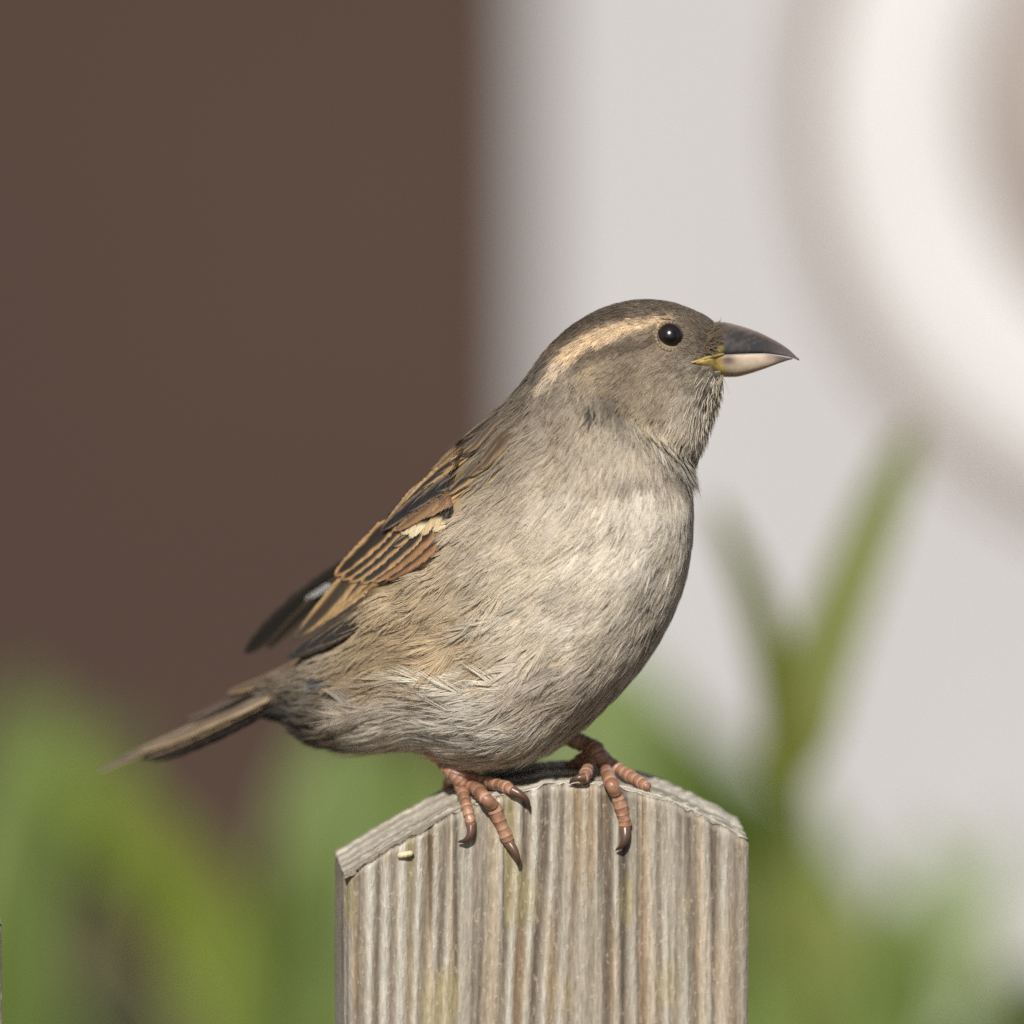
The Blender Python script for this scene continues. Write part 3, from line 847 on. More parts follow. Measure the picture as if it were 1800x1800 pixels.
        wb = (np.array([1.15, 0.95, 0.30]) * (0.55 + 0.45 * smooth(10, 60, L[k]))[:, None])[:, None, :, None] * 0.58
        v1 = Pt - X * wb; v2 = Pt + X * wb
        V = np.stack([v1, v2], 3).reshape(-1, 3)       # (q,m2,3,2)
        nb = q * m2
        o = np.arange(nb)[:, None] * 6 + nv
        f1 = np.concatenate([o + 0, o + 1, o + 3, o + 2], 1); f2 = np.concatenate([o + 2, o + 3, o + 5, o + 4], 1)
        Vs.append(V); Fs += [f1, f2]; nv += len(V)
        # pigment: greyer and darker down at the base, partly as painted gap shade, each barb a little different
        cb = base[k][:, None, None, :] * fb[k][:, None, None, None]
        bv = np.clip(rng.normal(1, 0.09, (q, m2, 1, 1)), 0.7, 1.4)
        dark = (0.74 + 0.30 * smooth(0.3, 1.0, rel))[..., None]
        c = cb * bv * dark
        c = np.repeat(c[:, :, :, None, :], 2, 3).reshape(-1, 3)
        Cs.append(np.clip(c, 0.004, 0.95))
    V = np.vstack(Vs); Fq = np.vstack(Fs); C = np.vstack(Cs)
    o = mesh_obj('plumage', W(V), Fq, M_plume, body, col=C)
    o['kind'] = 'stuff'
    print('plumage feathers', n, 'quads', len(Fq))
build_plumage()

# ---- vane feathers (wing, back, tail)
ks = []
for X_, Y_ in [(x_, y_) for x_ in range(600, 850, 25) for y_ in range(820, 1120, 25)]:
    if in_poly(np.array([X_]), np.array([Y_]), WING)[0]:
        ks.append((X_, Y_, body_d(X_, Y_)))
ks = np.array(ks)
def quad_basis(x, y):
    x = (np.asarray(x, float) - 700) / 150; y = (np.asarray(y, float) - 960) / 150
    return np.stack([np.ones_like(x), x, y, x * x, x * y, y * y], -1)
kc = np.linalg.lstsq(quad_basis(ks[:, 0], ks[:, 1]), ks[:, 2], rcond=None)[0]
wgx = np.arange(400, 960, 10.0); wgy = np.arange(680, 1300, 10.0)
WXX, WYY = np.meshgrid(wgx, wgy)
bdg = np.array([[body_d(a, c) for a in wgx] for c in wgy])
wsurf = np.minimum(quad_basis(WXX, WYY) @ kc, np.where(WXX > 520, bdg, 1e6))
for _ in range(8):
    pd = np.pad(wsurf, 1, mode='edge')
    wsurf = (pd[:-2, 1:-1] + pd[2:, 1:-1] + pd[1:-1, :-2] + pd[1:-1, 2:] + 2 * pd[1:-1, 1:-1]) / 6
def wing_d(x, y):
    x, y = np.broadcast_arrays(np.asarray(x, float), np.asarray(y, float))
    fx = np.clip((x - wgx[0]) / 10, 0, len(wgx) - 1.001); fy = np.clip((y - wgy[0]) / 10, 0, len(wgy) - 1.001)
    i = np.floor(fy).astype(int); j = np.floor(fx).astype(int); a = fy - i; c = fx - j
    return (wsurf[i, j] * (1 - c) + wsurf[i, j + 1] * c) * (1 - a) + (wsurf[i + 1, j] * (1 - c) + wsurf[i + 1, j + 1] * c) * a

FE = np.array([(850, 745), (836, 768), (818, 808), (802, 855), (806, 900), (790, 955), (762, 1003), (700, 1030), (655, 1045), (648, 1088), (612, 1135), (560, 1160), (508, 1174)], float)
def tuck(X, Y):
    x = X.ravel(); y = Y.ravel(); best = np.full(len(x), 1e9)
    for p, q in zip(FE[:-1], FE[1:]):
        v = q - p; t = np.clip(((x - p[0]) * v[0] + (y - p[1]) * v[1]) / (v @ v), 0, 1)
        best = np.minimum(best, np.hypot(x - p[0] - t * v[0], y - p[1] - t * v[1]))
    sd = np.where(in_poly(x, y, WING), best, np.where(best < 70, -best, best))
    tw = np.interp(y, [1000, 1090], [20, 10])
    return smooth(-0.15, 1.0, sd / tw).reshape(X.shape)

def vane(parent, base, tip, width, lay, cen, edge, tipc=None, bend=0.0, e0=0.45, e1=0.75, surf=wing_d, lat=None, dtip=0.0, tipstart=0.82, wl=1.0, wr=1.0, basec=None, name='feather', pointy=2.4, sink=26.0, fringe=1.0):
    """one flat feather from base to tip (pixels); cen/edge/tipc are its pigments"""
    base = np.array(base, float); tip = np.array(tip, float)
    n, mv = 30, 15
    u = np.linspace(0, 1, n); v = np.linspace(-1, 1, mv)
    ax = tip - base; Ln = np.linalg.norm(ax); ax = ax / Ln
    pr = np.array([-ax[1], ax[0]])
    sp = base[None] + np.outer(u * Ln, ax) + np.outer(bend * 4 * u * (1 - u), pr)
    prof = np.clip(u / 0.22 + 0.45, 0, 1) * np.sqrt(np.clip(1 - np.clip((u - 0.15) / 0.85, 0, 1) ** pointy, 0.002, 1))
    jag = 1 + (rng.random((n, 2)) - 0.5) * 0.16
    wd = width * 0.5 * prof
    asym = np.where(v < 0, wl, wr)
    off = v[None, :] * wd[:, None] * asym[None, :]
    off = off * np.where(np.abs(v)[None, :] > 0.9, np.where(v[None, :] < 0, jag[:, :1], jag[:, 1:]), 1)
    if lat is None:
        X = sp[:, None, 0] + off * pr[0]; Y = sp[:, None, 1] + off * pr[1]
        tk = tuck(X, Y)
        D = surf(X, Y) + sink * (1 - tk) - (lay * 0.75 + 9) * tk + 0.9 * np.abs(v)[None, :] ** 1.5 + dtip * u[:, None] ** 1.5
    else:
        lat = np.array(lat, float)
        X = sp[:, None, 0] + off * lat[0]; Y = sp[:, None, 1] + off * lat[1] + 0.06 * np.abs(off)
        D = (surf + (dtip - surf) * u)[:, None] + off * lat[2] - lay
    P = np.stack([X, Y, D], -1)
    cen, edge = lin(cen), lin(edge)
    va = np.abs(v)[None, :] + (vnoise(u[:, None] * 9, v[None, :] * 0 + base[0], 81) - 0.5) * 0.22
    k = smooth(e0, e1, va)[..., None]
    C = cen * (1 - k) + edge * k
    if tipc is not None:
        kt = smooth(tipstart - 0.06, tipstart + 0.06, u[:, None] + 0.10 * (va - 0.5))[..., None]
        C = C * (1 - kt) + lin(tipc) * kt
    if basec is not None:
        kb = (1 - smooth(0.25, 0.5, u[:, None] + 0 * va))[..., None]
        C = C * (1 - kb) + lin(basec) * kb
    shaft = np.exp(-(v / 0.07) ** 2)[None, :, None] * 0.35
    C = C * (1 - shaft) + C * shaft * 0.5
    C = C * (0.88 + 0.24 * vnoise(u[:, None] * 40 + 9 * np.abs(v)[None, :], v[None, :] * 3 + base[1], 82))[..., None]
    UV = np.stack([np.repeat(u * Ln, mv), np.tile(v, n) * width * 0.5], -1)
    V = P.reshape(-1, 3); CC = C.reshape(-1, 3); faces = [list(f) for f in grid_faces(n, mv)]
    ev, ec, eu = [], [], []; nb = len(V)
    for col_ in (0, mv - 1):
        e = P[:, col_]; inn = P[:, 2 if col_ == 0 else mv - 3]; ce = C[:, col_]
        for f in np.arange(3.0, n - 1.05, 0.28):
            i = int(f); a = f - i
            p = e[i] * (1 - a) + e[i + 1] * a; a2 = min(a + 0.22, 1.0); p2 = e[i] * (1 - a2) + e[i + 1] * a2
            w_ = e[i] - inn[i]; w_ = w_ / (np.linalg.norm(w_) + 1e-6); dd = e[min(i + 1, n - 1)] - e[i]; dd = dd / (np.linalg.norm(dd) + 1e-6)
            l_ = fringe * (1.5 + 4.5 * rng.random())
            q = (p + p2) / 2 + dd * l_ * 1.1 + w_ * l_ * (0.25 + 0.3 * rng.random())
            ev += [p, p2, q]; cc = ce[i] * (0.8 + 0.4 * rng.random()); ec += [cc, cc, cc]; eu += [(u[i] * Ln, width)] * 3
            faces.append([nb, nb + 1, nb + 2]); nb += 3
    V = np.vstack([V, ev]); CC = np.vstack([CC, ec]); UV = np.vstack([UV, eu])
    o = mesh_obj(name, W(V), faces, M_feather, parent, col=np.clip(CC, 0.003, 0.9), uv=UV)
    md = o.modifiers.new('thick', 'SOLIDIFY'); md.thickness = 0.00008; md.offset = 0
    return o

Z = lambda x, y: (400 + x / 3.4615, 700 + y / 3.4615)
# wing as a part: its coverts' underlying arm, then every feather as a sub-part
def wing_base(poly_pts, name, off, colr):
    pts = np.array(poly_pts, float)
    c = pts.mean(0)
    rings = np.linspace(0, 1, 10)
    k = len(pts)
    tt = np.linspace(0, k, 64, endpoint=False)
    loop = spline(np.arange(-2, k + 3), np.vstack([pts[-2:], pts, pts[:3]]), tt)
    P = c + (loop - c)[None] * rings[1:, None, None]
    P = np.concatenate([np.tile(c, (1, 64, 1)) + (loop - c)[None] * 0.02, P])
    D = wing_d(P[..., 0], P[..., 1]) + off + 14 * np.concatenate([[0], rings[1:]])[:, None] ** 4
    V = np.stack([P[..., 0], P[..., 1], D], -1).reshape(-1, 3)
    faces = [list(f) for f in grid_faces(10, 64, True)] + [list(range(64))[::-1]]
    o = mesh_obj(name, W(V), faces, M_skin, bird, col=np.tile(lin(colr), (len(V), 1)))
    md = o.modifiers.new('thick', 'SOLIDIFY'); md.thickness = 0.0006
    return o
wing = wing_base([(815, 800), (792, 870), (796, 930), (770, 985), (700, 1020), (640, 1060), (585, 1090), (560, 1095), (610, 1010), (680, 925), (750, 845)], 'wing', 3, (52, 42, 33))
BLK = (36, 30, 25); DBR = (52, 42, 33); RUST = (186, 138, 88); BUFF = (200, 166, 118); CREAM = (232, 216, 176)
# primaries (dark wing point) and secondaries
for b_, t_, w_, l_, e_ in [((1150, 1130), (366, 1580), 34, 1, (60, 50, 40)), ((1120, 1110), (392, 1560), 30, 2.5, (92, 76, 56)), ((1100, 1130), (470, 1528), 26, 3.5, (110, 90, 64)),
                           ((1130, 1120), (560, 1500), 24, 4.5, (140, 116, 82)), ((1130, 1105), (640, 1440), 22, 5.5, (150, 124, 88)), ((1100, 1080), (700, 1380), 20, 6.5, (150, 124, 88))]:
    vane(wing, Z(*b_), Z(*t_), w_ + 4, l_ + 6, (34, 29, 24), e_, e0=0.72, e1=0.95, bend=-4)
# tertials
for b_, t_, w_, l_, bend in [((1000, 1050), (520, 1440), 30, 8, -3), ((980, 1000), (470, 1400), 32, 9.5, -4), ((930, 960), (430, 1430), 34, 11, -5), ((860, 920), (402, 1470), 34, 12.5, -7)]:
    vane(wing, Z(*b_), Z(*t_), w_, l_, (64, 50, 36), (176, 142, 96), e0=0.38, e1=0.78, bend=bend, tipc=(78, 64, 46), tipstart=0.9)
# alula and primary coverts: black patch under the coverts
for b_, t_, w_, l_ in [((1340, 930), (1180, 1085), 26, 9), ((1300, 970), (1050, 1110), 24, 8), ((1150, 1060), (880, 1190), 22, 8)]:
    vane(wing, Z(*b_), Z(*t_), w_, l_, BLK, (44, 36, 29), e0=0.8, e1=1.0)
# greater coverts
gc = [((1330, 935), (1120, 1095)), ((1340, 880), (1050, 1105)), ((1310, 820), (970, 1108)), ((1250, 800), (890, 1118)), ((1180, 790), (815, 1128)), ((1110, 775), (745, 1122)), ((1050, 760), (695, 1108)), ((1000, 750), (655, 1080))]
for i, (b_, t_) in enumerate(gc):
    rusty = i < 4
    vane(wing, Z(*b_), Z(*t_), 31, 13 + 1.3 * i, (58, 43, 32) if rusty else (46, 36, 28), (162, 119, 78) if rusty else (184, 146, 100), tipc=(196, 150, 98), tipstart=0.94,
         e0=0.12 if rusty else 0.48, e1=0.62 if rusty else 0.86, wl=1.0, wr=1.0, bend=-2)
# median coverts: black with broad cream tips (the wing bar)
for i, (b_, t_) in enumerate([((1540, 560), (1420, 775)), ((1510, 550), (1375, 790)), ((1470, 540), (1320, 800)), ((1430, 540), (1255, 812)), ((1380, 540), (1185, 832)), ((1330, 540), (1110, 850)), ((1270, 550), (1060, 830)), ((1210, 560), (1010, 805)), ((1150, 590), (965, 785))]):
    j_ = 0.08 * rng.random()
    vane(wing, Z(*b_), Z(*t_), 27 + 6 * rng.random(), 24 + 1.0 * i, (30, 25, 21), (48, 38, 30), tipc=[(222, 198, 152), (208, 180, 134), (228, 208, 166)][i % 3] if i < 7 else (184, 150, 106),
         tipstart=(0.62 + j_) if i < 7 else 0.82, e0=0.7, e1=1.0, pointy=1.9, bend=2 * rng.normal(), fringe=1.6)
# lesser coverts: chestnut shoulder, soft edged
for i in range(16):
    a_ = (i % 8) / 7.0; r_ = i // 8
    bx_ = 1600 - 330 * a_ - 40 * r_ + 20 * rng.normal(); by_ = 400 + 190 * a_ + 75 * r_ * (1 - 0.3 * a_) + 10 * rng.normal()
    colr = (148, 124, 106) if (r_ == 1 and i % 8 < 3) else [(154, 116, 80), (142, 108, 74), (162, 126, 88)][i % 3]
    vane(wing, Z(bx_, by_), Z(bx_ - 215, by_ + 165), 20 + 4 * rng.random(), 35 + 0.5 * i, tuple(int(q * 0.72) for q in colr), colr, e0=0.05, e1=0.8, pointy=1.6, fringe=1.5)
# scapulars: buff-edged streaks under the back line, then the dark band
for i, (b_, t_) in enumerate([((1180, 530), (950, 790)), ((1250, 480), (1010, 715)), ((1320, 420), (1080, 640)), ((1400, 365), (1160, 555)), ((1480, 310), (1250, 470)), ((1570, 260), (1350, 395)), ((1660, 210), (1440, 320)), ((1740, 180), (1540, 260))]):
    vane(wing, Z(*b_), Z(*t_), 19, 40 + 0.6 * i, (50, 40, 31), [(176, 142, 98), (150, 120, 84), (190, 158, 114)][i % 3], e0=0.3, e1=0.75, pointy=1.7, fringe=1.3)
for i, (b_, t_) in enumerate([((1240, 560), (940, 800)), ((1310, 520), (1010, 745)), ((1390, 470), (1090, 690)), ((1470, 430), (1170, 630)), ((1550, 390), (1260, 570)), ((1630, 350), (1350, 510)), ((1710, 320), (1450, 440))]):
    vane(wing, Z(*b_), Z(*t_), 22, 46 + 0.7 * i, (32, 28, 26) if i < 5 else (76, 62, 48), (72, 60, 50) if i % 2 else (124, 106, 86), e0=0.6, e1=1.0, pointy=1.7, fringe=1.3)

# mantle: streaked feathers on the back, laid on the body's own surface
def surf_feather(parent, s0, t0, L, width, cen, edge, e0=0.3, e1=0.7, lift=8, yaw=0.0, tipc=None, name='mantle_feather'):
    n, mv = 16, 9
    u = np.linspace(0, 1, n); v = np.linspace(-1, 1, mv)
    ls = float(sample(LS, np.array([s0]), np.array([t0]))[0]); lt = float(sample(LT, np.array([s0]), np.array([t0]))[0])
    prof = np.clip(u / 0.25 + 0.4, 0, 1) * np.sqrt(np.clip(1 - u ** 2.6, 0.002, 1))
    a = u[:, None] * L + 0 * v[None]; b2 = v[None] * (width * 0.5 * prof)[:, None]
    A2 = a * math.cos(yaw) - b2 * math.sin(yaw); B2 = a * math.sin(yaw) + b2 * math.cos(yaw)
    ss = s0 - A2 / ls; tt = t0 + B2 / lt
    P = sample(G, ss, tt) + sample(GN, ss, tt) * (1 + lift * u[:, None] ** 0.8 - 2 * v[None] ** 2)[..., None]
    cen, edge = lin(cen), lin(edge)
    k = smooth(e0, e1, np.abs(v)[None] + (vnoise(u[:, None] * 6, v[None] * 0 + s0 * 9, 83) - 0.5) * 0.3)[..., None]
    C = cen * (1 - k) + edge * k
    UV = np.stack([np.repeat(u * L, mv), np.tile(v, n) * width * 0.5], -1)
    o = mesh_obj(name, W(P.reshape(-1, 3)), grid_faces(n, mv), M_feather, parent, col=C.reshape(-1, 3), uv=UV)
    md = o.modifiers.new('thick', 'SOLIDIFY'); md.thickness = 0.00008; md.offset = 0
    return o
for j, s0 in enumerate(np.arange(5.4, 11.6, 0.42)):
    for t0 in (-0.9, -0.45, -0.05, 0.32, 0.62):
        if t0 > 0.5 and s0 < 7: continue
        q = rng.random()
        cen_ = (46, 38, 31) if q < 0.75 else (120, 94, 64)
        ed_ = [(188, 152, 106), (170, 140, 100), (150, 122, 88)][int(rng.random() * 3)]
        if s0 > 10: ed_ = (138, 114, 84); cen_ = (84, 68, 50)
        surf_feather(body, s0 + 0.15 * rng.random(), t0 + 0.1 * rng.random(), 95, 32, cen_, ed_, lift=9 + 4 * rng.random(), yaw=0.1 * rng.normal())

# far wing tip, showing beyond the rump
far = vane(bird, (640, 985), (430, 1148), 54, 0, (40, 34, 29), (56, 48, 40), surf=250, dtip=420, lat=(0.45, 0.72, 0.5), name='far_wing', bend=8)
vane(far, (650, 990), (470, 1140), 34, 6, (40, 34, 29), (84, 70, 52), surf=250, dtip=400, lat=(0.45, 0.72, 0.5), name='feather', bend=8)
vane(far, (580, 1028), (537, 1054), 11, 4, (226, 226, 224), (232, 230, 226), surf=262, dtip=330, lat=(0.55, 0.7, 0.4), name='feather')

# tail: overlapping long feathers seen almost edge on
tail = vane(bird, (545, 1165), (172, 1356), 60, 0, (110, 94, 76), (132, 114, 92), surf=240, dtip=520, lat=(-0.08, -0.2, 0.97), name='tail', bend=-5, pointy=5)
for b_, t_, w_, cen_, ed_, d0, d1, lat, bend in [
    ((530, 1180), (215, 1332), 64, (104, 88, 70), (150, 130, 104), 225, 490, (-0.08, -0.2, 0.97), -5),
    ((520, 1196), (242, 1322), 60, (120, 98, 72), (176, 152, 120), 205, 455, (-0.1, -0.26, 0.95), -4),
    ((515, 1205), (252, 1330), 56, (78, 64, 48), (140, 116, 86), 215, 450, (-0.1, -0.26, 0.95), -4),
    ((510, 1214), (248, 1336), 60, (44, 37, 30), (52, 44, 36), 235, 455, (-0.12, -0.34, 0.93), -6),
    ((505, 1220), (262, 1336), 60, (40, 34, 28), (48, 40, 33), 255, 470, (-0.12, -0.36, 0.92), -8),
    ((540, 1158), (330, 1262), 40, (70, 55, 42), (112, 90, 66), 240, 380, (-0.08, -0.2, 0.97), -4),
    ((540, 1155), (400, 1218), 44, (86, 66, 48), (150, 122, 88), 225, 330, (-0.1, -0.3, 0.95), -4)]:
    vane(tail, b_, t_, w_, 0, cen_, ed_, surf=d0, dtip=d1, lat=lat, bend=bend, pointy=5)

# ---- bill
def mandible(name, xs, top, bot, hw, upper, colf):
    n = 40; m = 24
    x = np.linspace(xs[0], xs[1], n)
    yt = np.interp(x, *np.array(top).T); yb = np.interp(x, *np.array(bot).T); w = np.interp(x, *np.array(hw).T)
    w = np.array([max(a_, -60 - body_d(b_, 0.4 * c_ + 0.6 * d_) + (8 if not upper else 3)) if b_ < 1262 else a_ for a_, b_, c_, d_ in zip(w, x, yt, yb)])
    w = np.where(x < 1300, np.maximum.accumulate(w[::-1])[::-1], w)
    sm = lambda a: np.convolve(np.pad(a, 2, mode='edge'), [0.1, 0.2, 0.4, 0.2, 0.1], 'valid')
    yt, yb, w = sm(yt), sm(yb), sm(w)
    ph = np.linspace(0, math.pi, m)
    # open arch from near edge over ridge to far edge, closed by a slightly vaulted inner face
    ex = 0.85
    a = np.sign(np.cos(ph)) * np.abs(np.cos(ph)) ** 0.9; bq = np.sin(ph) ** ex
    V = []
    for i in range(n):
        e = yb[i] if upper else yt[i]; r = yt[i] if upper else yb[i]
        ring = np.stack([np.full(m, x[i]), e + (r - e) * bq, -60 - w[i] * a], -1)
        inner = np.stack([np.full(8, x[i]), np.full(8, e) + (r - e) * 0.04, -60 - w[i] * np.linspace(-0.86, 0.86, 8)], -1)
        V.append(np.vstack([ring, inner]))
    V = np.array(V); k = m + 8
    faces = [list(f) for f in grid_faces(n, k, True)] + [list(range(k))[::-1], list(range((n - 1) * k, n * k))]
    P = V.reshape(-1, 3)
    return mesh_obj(name, W(P), faces, M_beak, bird, col=colf(P, np.tile(np.concatenate([bq, np.zeros(8)]), n)))

def up_col(P, q):
    c = np.tile(lin((60, 57, 56)), (len(P), 1))
    k = smooth(0.72, 0.98, q)[:, None]; c = c * (1 - k) + lin((118, 100, 88)) * k
    k = (smooth(1330, 1400, P[:, 0]) * 0.5)[:, None]; c = c * (1 - k) + lin((120, 104, 98)) * k
    k = ((1 - smooth(1262, 1278, P[:, 0] + (P[:, 1] - 610) * 0.6)) * smooth(600, 618, P[:, 1]))[:, None]; c = c * (1 - k) + lin((204, 178, 92)) * k
    k = ((1 - smooth(1272, 1288, P[:, 0])) * (1 - smooth(585, 605, P[:, 1])))[:, None] * 0.7; c = c * (1 - k) + lin((92, 78, 68)) * k
    st = smooth(0.45, 0.8, vnoise(P[:, 0] / 22, P[:, 1] / 3.2 + (P[:, 0] - 1280) * 0.12, 91))[:, None] * 0.14
    return c * (1 - st) + lin((150, 136, 130)) * st
def lo_col(P, q):
    c = np.tile(lin((206, 186, 162)), (len(P), 1))
    k = (smooth(0.75, 1.0, q) * 0.6)[:, None]; c = c * (1 - k) + lin((196, 150, 118)) * k
    k = smooth(1338, 1386, P[:, 0] + 1.2 * (635 - P[:, 1]))[:, None] * 0.9; c = c * (1 - k) + lin((92, 80, 74)) * k
    k = (1 - smooth(1262, 1284, P[:, 0] - 0.25 * (P[:, 1] - 640)))[:, None]; c = c * (1 - k) + lin((206, 178, 98)) * k
    k = (np.exp(-((P[:, 0] - 1280) / 16) ** 2 - ((P[:, 1] - 633) / 10) ** 2) * 0.95)[:, None]; c = c * (1 - k) + lin((92, 72, 70)) * k
    return c
mandible('upper_bill', (1224, 1405), [(1224, 590), (1240, 568), (1262, 565), (1281, 567), (1310, 575), (1335, 584), (1368, 601), (1390, 616), (1405, 633)],
         [(1224, 635), (1240, 629), (1262, 624), (1300, 622), (1344, 621), (1375, 625), (1395, 629), (1405, 635)],
         [(1224, 66), (1240, 63), (1262, 57), (1290, 46), (1320, 34), (1350, 22), (1380, 9), (1400, 2.5), (1405, 1)], True, up_col)
mandible('lower_bill', (1224, 1393), [(1224, 637), (1240, 631), (1262, 625), (1300, 623), (1344, 622.5), (1375, 626.5), (1393, 630)],
         [(1224, 645), (1240, 657), (1262, 663), (1296, 663), (1320, 656.5), (1345, 648), (1375, 636.5), (1393, 631)],
         [(1224, 64), (1240, 61), (1262, 55), (1290, 44), (1320, 32), (1350, 20), (1380, 7), (1393, 2)], False, lo_col)
dn_ = -60 - 40
nq = np.array([(1268, 594, -60 - 38), (1272, 592, -60 - 41), (1277, 591, -60 - 40), (1281, 592, -60 - 37)], float)
V, fc = tube(nq, np.array([2.0, 3.4, 3.2, 1.8]), 10)
mesh_obj('nostril', W(V), fc, M_beak, bird, col=np.tile(lin((26, 22, 21)), (len(V), 1)))
# fleshy yellow gape at the corner of the bill, near and far side
for sgn in (1, -1):
    gp = []
    for x_, y_ in [(1216, 637), (1226, 635), (1238, 631), (1250, 627), (1262, 624), (1272, 622)]:
        d_ = min(body_d(x_, y_) - 7, -60 - np.interp(x_, [1216, 1240, 1262, 1290], [0, 63, 57, 47]))
        gp.append((x_, y_, d_ if sgn == 1 else -120 - d_))
    V, fc = tube(gp, np.array([1.2, 2.2, 3.0, 3.4, 3.0, 1.5]), 10)
    mesh_obj('gape', W(V), fc, M_beak, bird, col=np.tile(lin((186, 160, 92)), (len(V), 1)))
# nostril bristles over the bill base
def hairs(name, roots, tips, col_, w0=0.9):
    roots = np.array(roots, float); tips = np.array(tips, float)
    n = len(roots); t = np.array([0, 0.5, 1.0])[None, :, None]
    P = roots[:, None] * (1 - t) + tips[:, None] * t + np.array([0, 1.5, 0]) * (t * (1 - t)) * 4 * rng.normal(0, 1, (n, 1, 1))
    D = tips - roots; X = np.cross(D, np.array([0, 0, -1.0])); X /= np.linalg.norm(X, axis=1)[:, None] + 1e-9
    w = (np.array([1, 0.8, 0.2]) * w0)[None, :, None]
    V = np.stack([P - X[:, None] * w, P + X[:, None] * w], 2).reshape(-1, 3)
    o = np.arange(n)[:, None] * 6
    Fq = np.vstack([np.concatenate([o, o + 1, o + 3, o + 2], 1), np.concatenate([o + 2, o + 3, o + 5, o + 4], 1)])
    c = np.repeat(np.clip(lin(col_)[None] * rng.normal(1, 0.2, (n, 1)), 0.01, 0.9), 6, 0)
    ob = mesh_obj(name, W(V), Fq, M_plume, body, col=c); ob['kind'] = 'stuff'
    return ob
rt = []; tp = []
for i in range(220):
    y_ = 574 + 46 * rng.random(); x_ = 1250 + 16 * rng.random() - (y_ - 566) * 0.35
    d_ = body_d(x_, y_) - 2
    rt.append((x_, y_, d_)); l_ = 10 + 14 * rng.random(); a_ = -0.1 + 0.5 * rng.normal()
    tp.append((x_ + l_ * math.cos(a_), y_ + l_ * math.sin(a_), d_ - 3 - 3 * rng.random()))
hairs('bristles', rt, tp, (104, 90, 72), 0.7)
# chin bristles
rt = []; tp = []
for i in range(160):
    x_ = 1238 + 34 * rng.random(); y_ = 662 + 8 * rng.random() + (1272 - x_) * 0.2
    d_ = -60 - 50 * rng.random()
    rt.append((x_, y_ - 4, d_)); tp.append((x_ - 10 + 8 * rng.normal(), y_ + 26 + 10 * rng.random(), d_ - 4))
hairs('chin_bristles', rt, tp, (150, 138, 118), 0.7)

# bristly throat feathers standing off the outline
rt = []; tp = []
for i in range(900):
    q = rng.random()
    s_ = 13.7 + 5.6 * q; t_ = math.pi + 0.42 * rng.normal()
    P_ = sample(G, np.array([s_]), np.array([t_]))[0]; n_ = sample(GN, np.array([s_]), np.array([t_]))[0]; b_ = -sample(GS, np.array([s_]), np.array([t_]))[0]; b_ /= np.linalg.norm(b_)
    l_ = (16 + 20 * rng.random()) * (1.15 - 0.5 * q)
    P_ = P_ + n_ * 3
    rt.append(P_); tp.append(P_ + b_ * l_ + n_ * l_ * (0.12 + 0.28 * rng.random()) + rng.normal(0, 2, 3))
hairs('throat_bristles', rt, tp, (184, 172, 152), 0.7)

# ---- eyes
for sgn in (1, -1):
    ed = body_d(*EYE)
    hw_ = -60 - ed
    n_, m_ = 28, 40
    ph = np.linspace(0.0, math.pi, n_); th2 = np.linspace(0, 2 * math.pi, m_, endpoint=False)
    Rr = EYE_R
    X = EYE[0] + Rr * np.sin(ph)[:, None] * np.cos(th2); Y = EYE[1] + Rr * np.sin(ph)[:, None] * np.sin(th2)
    D = (ed + 6) - 0.92 * Rr * np.cos(ph)[:, None] + 0 * X
    if sgn < 0: D = -120 - D
    r_ = np.sin(ph)
    c = np.where((r_ < 0.52)[:, None], lin((9, 8, 7)), lin((36, 25, 20)))
    C = np.repeat(c, m_, 0)
    eye = mesh_obj('eye', W(np.stack([X, Y, D], -1).reshape(-1, 3)), grid_faces(n_, m_, True), M_eye, bird, col=C)
    # eyelid ring of fine pale beads of feather skin
    tl = np.linspace(0, 2 * math.pi, 72, endpoint=False)
    rl = EYE_R + 1.6 + 0.5 * np.sin(tl * 24)
    pth = np.stack([EYE[0] + rl * np.cos(tl), EYE[1] + rl * np.sin(tl), np.array([body_d(EYE[0] + 24 * math.cos(q), EYE[1] + 24 * math.sin(q)) for q in tl]) - 1.0], -1)
    if sgn < 0: pth[:, 2] = -120 - pth[:, 2]
    cc = np.linspace(0, 2 * math.pi, 8, endpoint=False)
    rad = pth[:, :2] - EYE; rad /= np.linalg.norm(rad, axis=1)[:, None]
    rm = 2.6 + 0.5 * np.sin(tl * 24)
    V = pth[:, None] + np.concatenate([rad[:, None] * np.cos(cc)[None, :, None] * rm[:, None, None], np.tile((np.sin(cc) * 2.4)[None, :, None], (72, 1, 1))], -1)
    f_ = []
    for i in range(72):
        for j in range(8):
            f_.append([i * 8 + j, i * 8 + (j + 1) % 8, ((i + 1) % 72) * 8 + (j + 1) % 8, ((i + 1) % 72) * 8 + j])
    kk = np.repeat(0.5 + 0.5 * np.sin(tl * 24), 8)[:, None]
    mesh_obj('eyelid', W(V.reshape(-1, 3)), f_, M_lid, eye, col=lin((84, 72, 58)) * (1 - kk) + lin((150, 134, 112)) * kk)

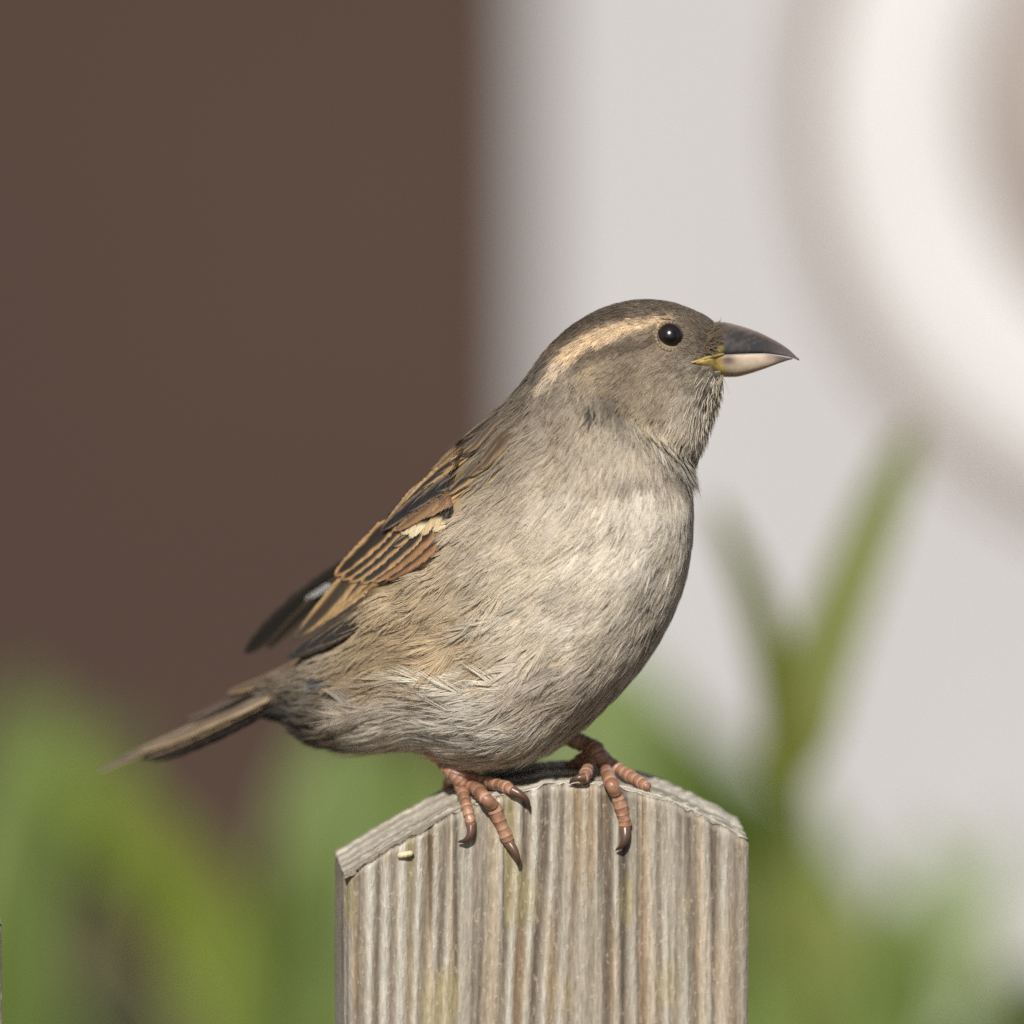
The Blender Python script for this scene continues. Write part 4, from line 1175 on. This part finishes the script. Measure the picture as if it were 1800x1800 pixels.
# ---- legs, toes, claws
SKIN = (188, 138, 106); SKIN2 = (168, 108, 82)
def scaly(parent, name, pts, rads, rings=7, seed=0):
    pts = np.array(pts, float); m = 120
    u = np.linspace(0, 1, m)
    kn = np.linspace(0, 1, len(pts))
    P = spline(kn, pts, u); r = np.interp(u, kn, rads)
    fr = (u * rings * 1.35 + 0.3 * vnoise(u * 6, 0 * u + seed, 96)) % 1.0
    ring = 0.35 + 0.65 * fr
    joint = 1 + 0.07 * np.sin(u * math.pi * 7 + seed)
    bump = lambda i, th: joint[i] * (0.88 + 0.16 * ring[i]) + 0.03 * np.sin(th * 3 + i * 0.4)
    V, fc = tube(P, r, 16, bump)
    k = np.concatenate([np.repeat(ring, 16), [0.8, 0.8]])[:, None]
    nz_ = vnoise(V[:, 0] / 7, V[:, 1] / 7 + seed, 95)[:, None]
    c = lin((110, 70, 50)) * (1 - k) + (lin((164, 118, 90)) * nz_ + lin((190, 150, 122)) * (1 - nz_)) * k
    kp = smooth(0.9, 1.0, k) * 0.5
    c = c * (1 - kp) + lin((222, 190, 166)) * kp
    return mesh_obj(name, W(V), fc, M_leg, parent, col=c)
def claw(parent, pts, r0):
    pts = np.array(pts, float); m = 24
    u = np.linspace(0, 1, m); P = spline(np.linspace(0, 1, len(pts)), pts, u)
    r = r0 * (1 - u) ** 0.7 + 0.5
    V, fc = tube(P, r, 12)
    k = np.concatenate([np.repeat(u, 12), [0, 1]])[:, None]
    return mesh_obj('claw', W(V), fc, M_claw, parent, col=lin((112, 82, 66)) * (1 - k) + lin((48, 36, 32)) * k)
def toe_pts(pp, r):
    out = []
    for (x_, y_), q in zip(pp, r):
        out.append((x_, y_, post_d(x_, y_ + q * 0.4) - q * 0.85))
    return out

# near leg
dn = post_d(800, 1400)
nf = [(808, 1368), (817, 1366), (829, 1366)]
leg = scaly(bird, 'leg', [(735, 1285, 60), (752, 1312, 40), (776, 1336, dn - 12), (800, 1358, dn - 30), (818, 1376, dn - 34)], [13, 13, 14, 17, 13], 8)
t = scaly(leg, 'toe', [(800, 1356, dn - 30), (812, 1390, dn - 32), *toe_pts([(819, 1412), (825, 1436), (828, 1450)], [10, 10, 9])], [12, 11, 10.5, 10, 8.5], 6, 1)
e = post_d(829, 1452)
claw(leg, [(828, 1448, e - 8), (827, 1466, e - 13), (818, 1477, e - 12), (805, 1480, e - 7)], 8.5)
t = scaly(leg, 'toe', [(806, 1358, dn - 34), (832, 1382, dn - 40), (852, 1402, post_d(852, 1412) - 20), *toe_pts([(868, 1420), (880, 1448), (890, 1470), (896, 1484)], [12.5, 11, 11, 9.5])], [13, 12.5, 12, 13, 11, 11.5, 9], 8, 2)
e = post_d(897, 1490)
claw(leg, [(895, 1482, e - 9), (905, 1497, e - 14), (911, 1512, e - 12), (911, 1524, e - 5)], 8.5)
t = scaly(leg, 'toe', [(810, 1360, dn - 28), (840, 1371, dn - 30), (866, 1377, post_d(866, 1388) - 12), (888, 1383, post_d(888, 1394) - 14), (903, 1391, post_d(903, 1400) - 12)], [12, 10.5, 11, 11, 9], 6, 3)
e = post_d(915, 1405)
claw(leg, [(900, 1389, e - 12), (915, 1397, e - 17), (927, 1408, e - 14), (932, 1426, e - 5)], 8.5)
e = post_d(785, 1390)
t = scaly(leg, 'toe', [(798, 1360, dn - 18), (790, 1375, e - 4), (788, 1385, e + 24), (790, 1380, e + 60)], [11, 10, 10, 7], 5, 4)
# far leg
df = post_d(1050, 1360)
leg2 = scaly(bird, 'leg', [(970, 1275, 100), (1000, 1297, 80), (1030, 1308, df + 10), (1048, 1320, df - 16), (1056, 1336, df - 22)], [15, 15, 15, 16, 12], 8, 5)
t = scaly(leg2, 'toe', [(1048, 1322, df - 18), (1038, 1340, df - 16), (1030, 1360, post_d(1030, 1374) - 14), (1025, 1369, post_d(1025, 1380) - 13)], [12, 11, 11, 9], 5, 6)
e = post_d(1015, 1384)
claw(leg2, [(1028, 1366, e - 14), (1016, 1368, e - 17), (1006, 1372, e - 13), (1001, 1378, e - 7)], 7.5)
t = scaly(leg2, 'toe', [(1052, 1324, df - 20), (1064, 1350, df - 24), (1074, 1376, post_d(1074, 1392) - 15), *toe_pts([(1085, 1400), (1093, 1424), (1098, 1444), (1099, 1456)], [11.5, 11.5, 11, 9.5])], [13, 13, 12, 11.5, 11.5, 11, 9.5], 8, 7)
e = post_d(1098, 1462)
claw(leg2, [(1099, 1453, e - 8), (1099, 1472, e - 15), (1093, 1486, e - 14), (1082, 1495, e - 6)], 9.5)
t = scaly(leg2, 'toe', [(1054, 1324, df - 16), (1078, 1346, df - 12), (1100, 1360, post_d(1100, 1374) - 10), (1122, 1372, post_d(1122, 1384) - 10), (1138, 1383, post_d(1138, 1393) - 8)], [12, 11.5, 11, 10.5, 9], 6, 8)
t = scaly(leg2, 'toe', [(1040, 1322, df), (1015, 1340, df + 40), (995, 1352, df + 70), (980, 1356, df + 85)], [11, 11, 10, 8], 5, 9)
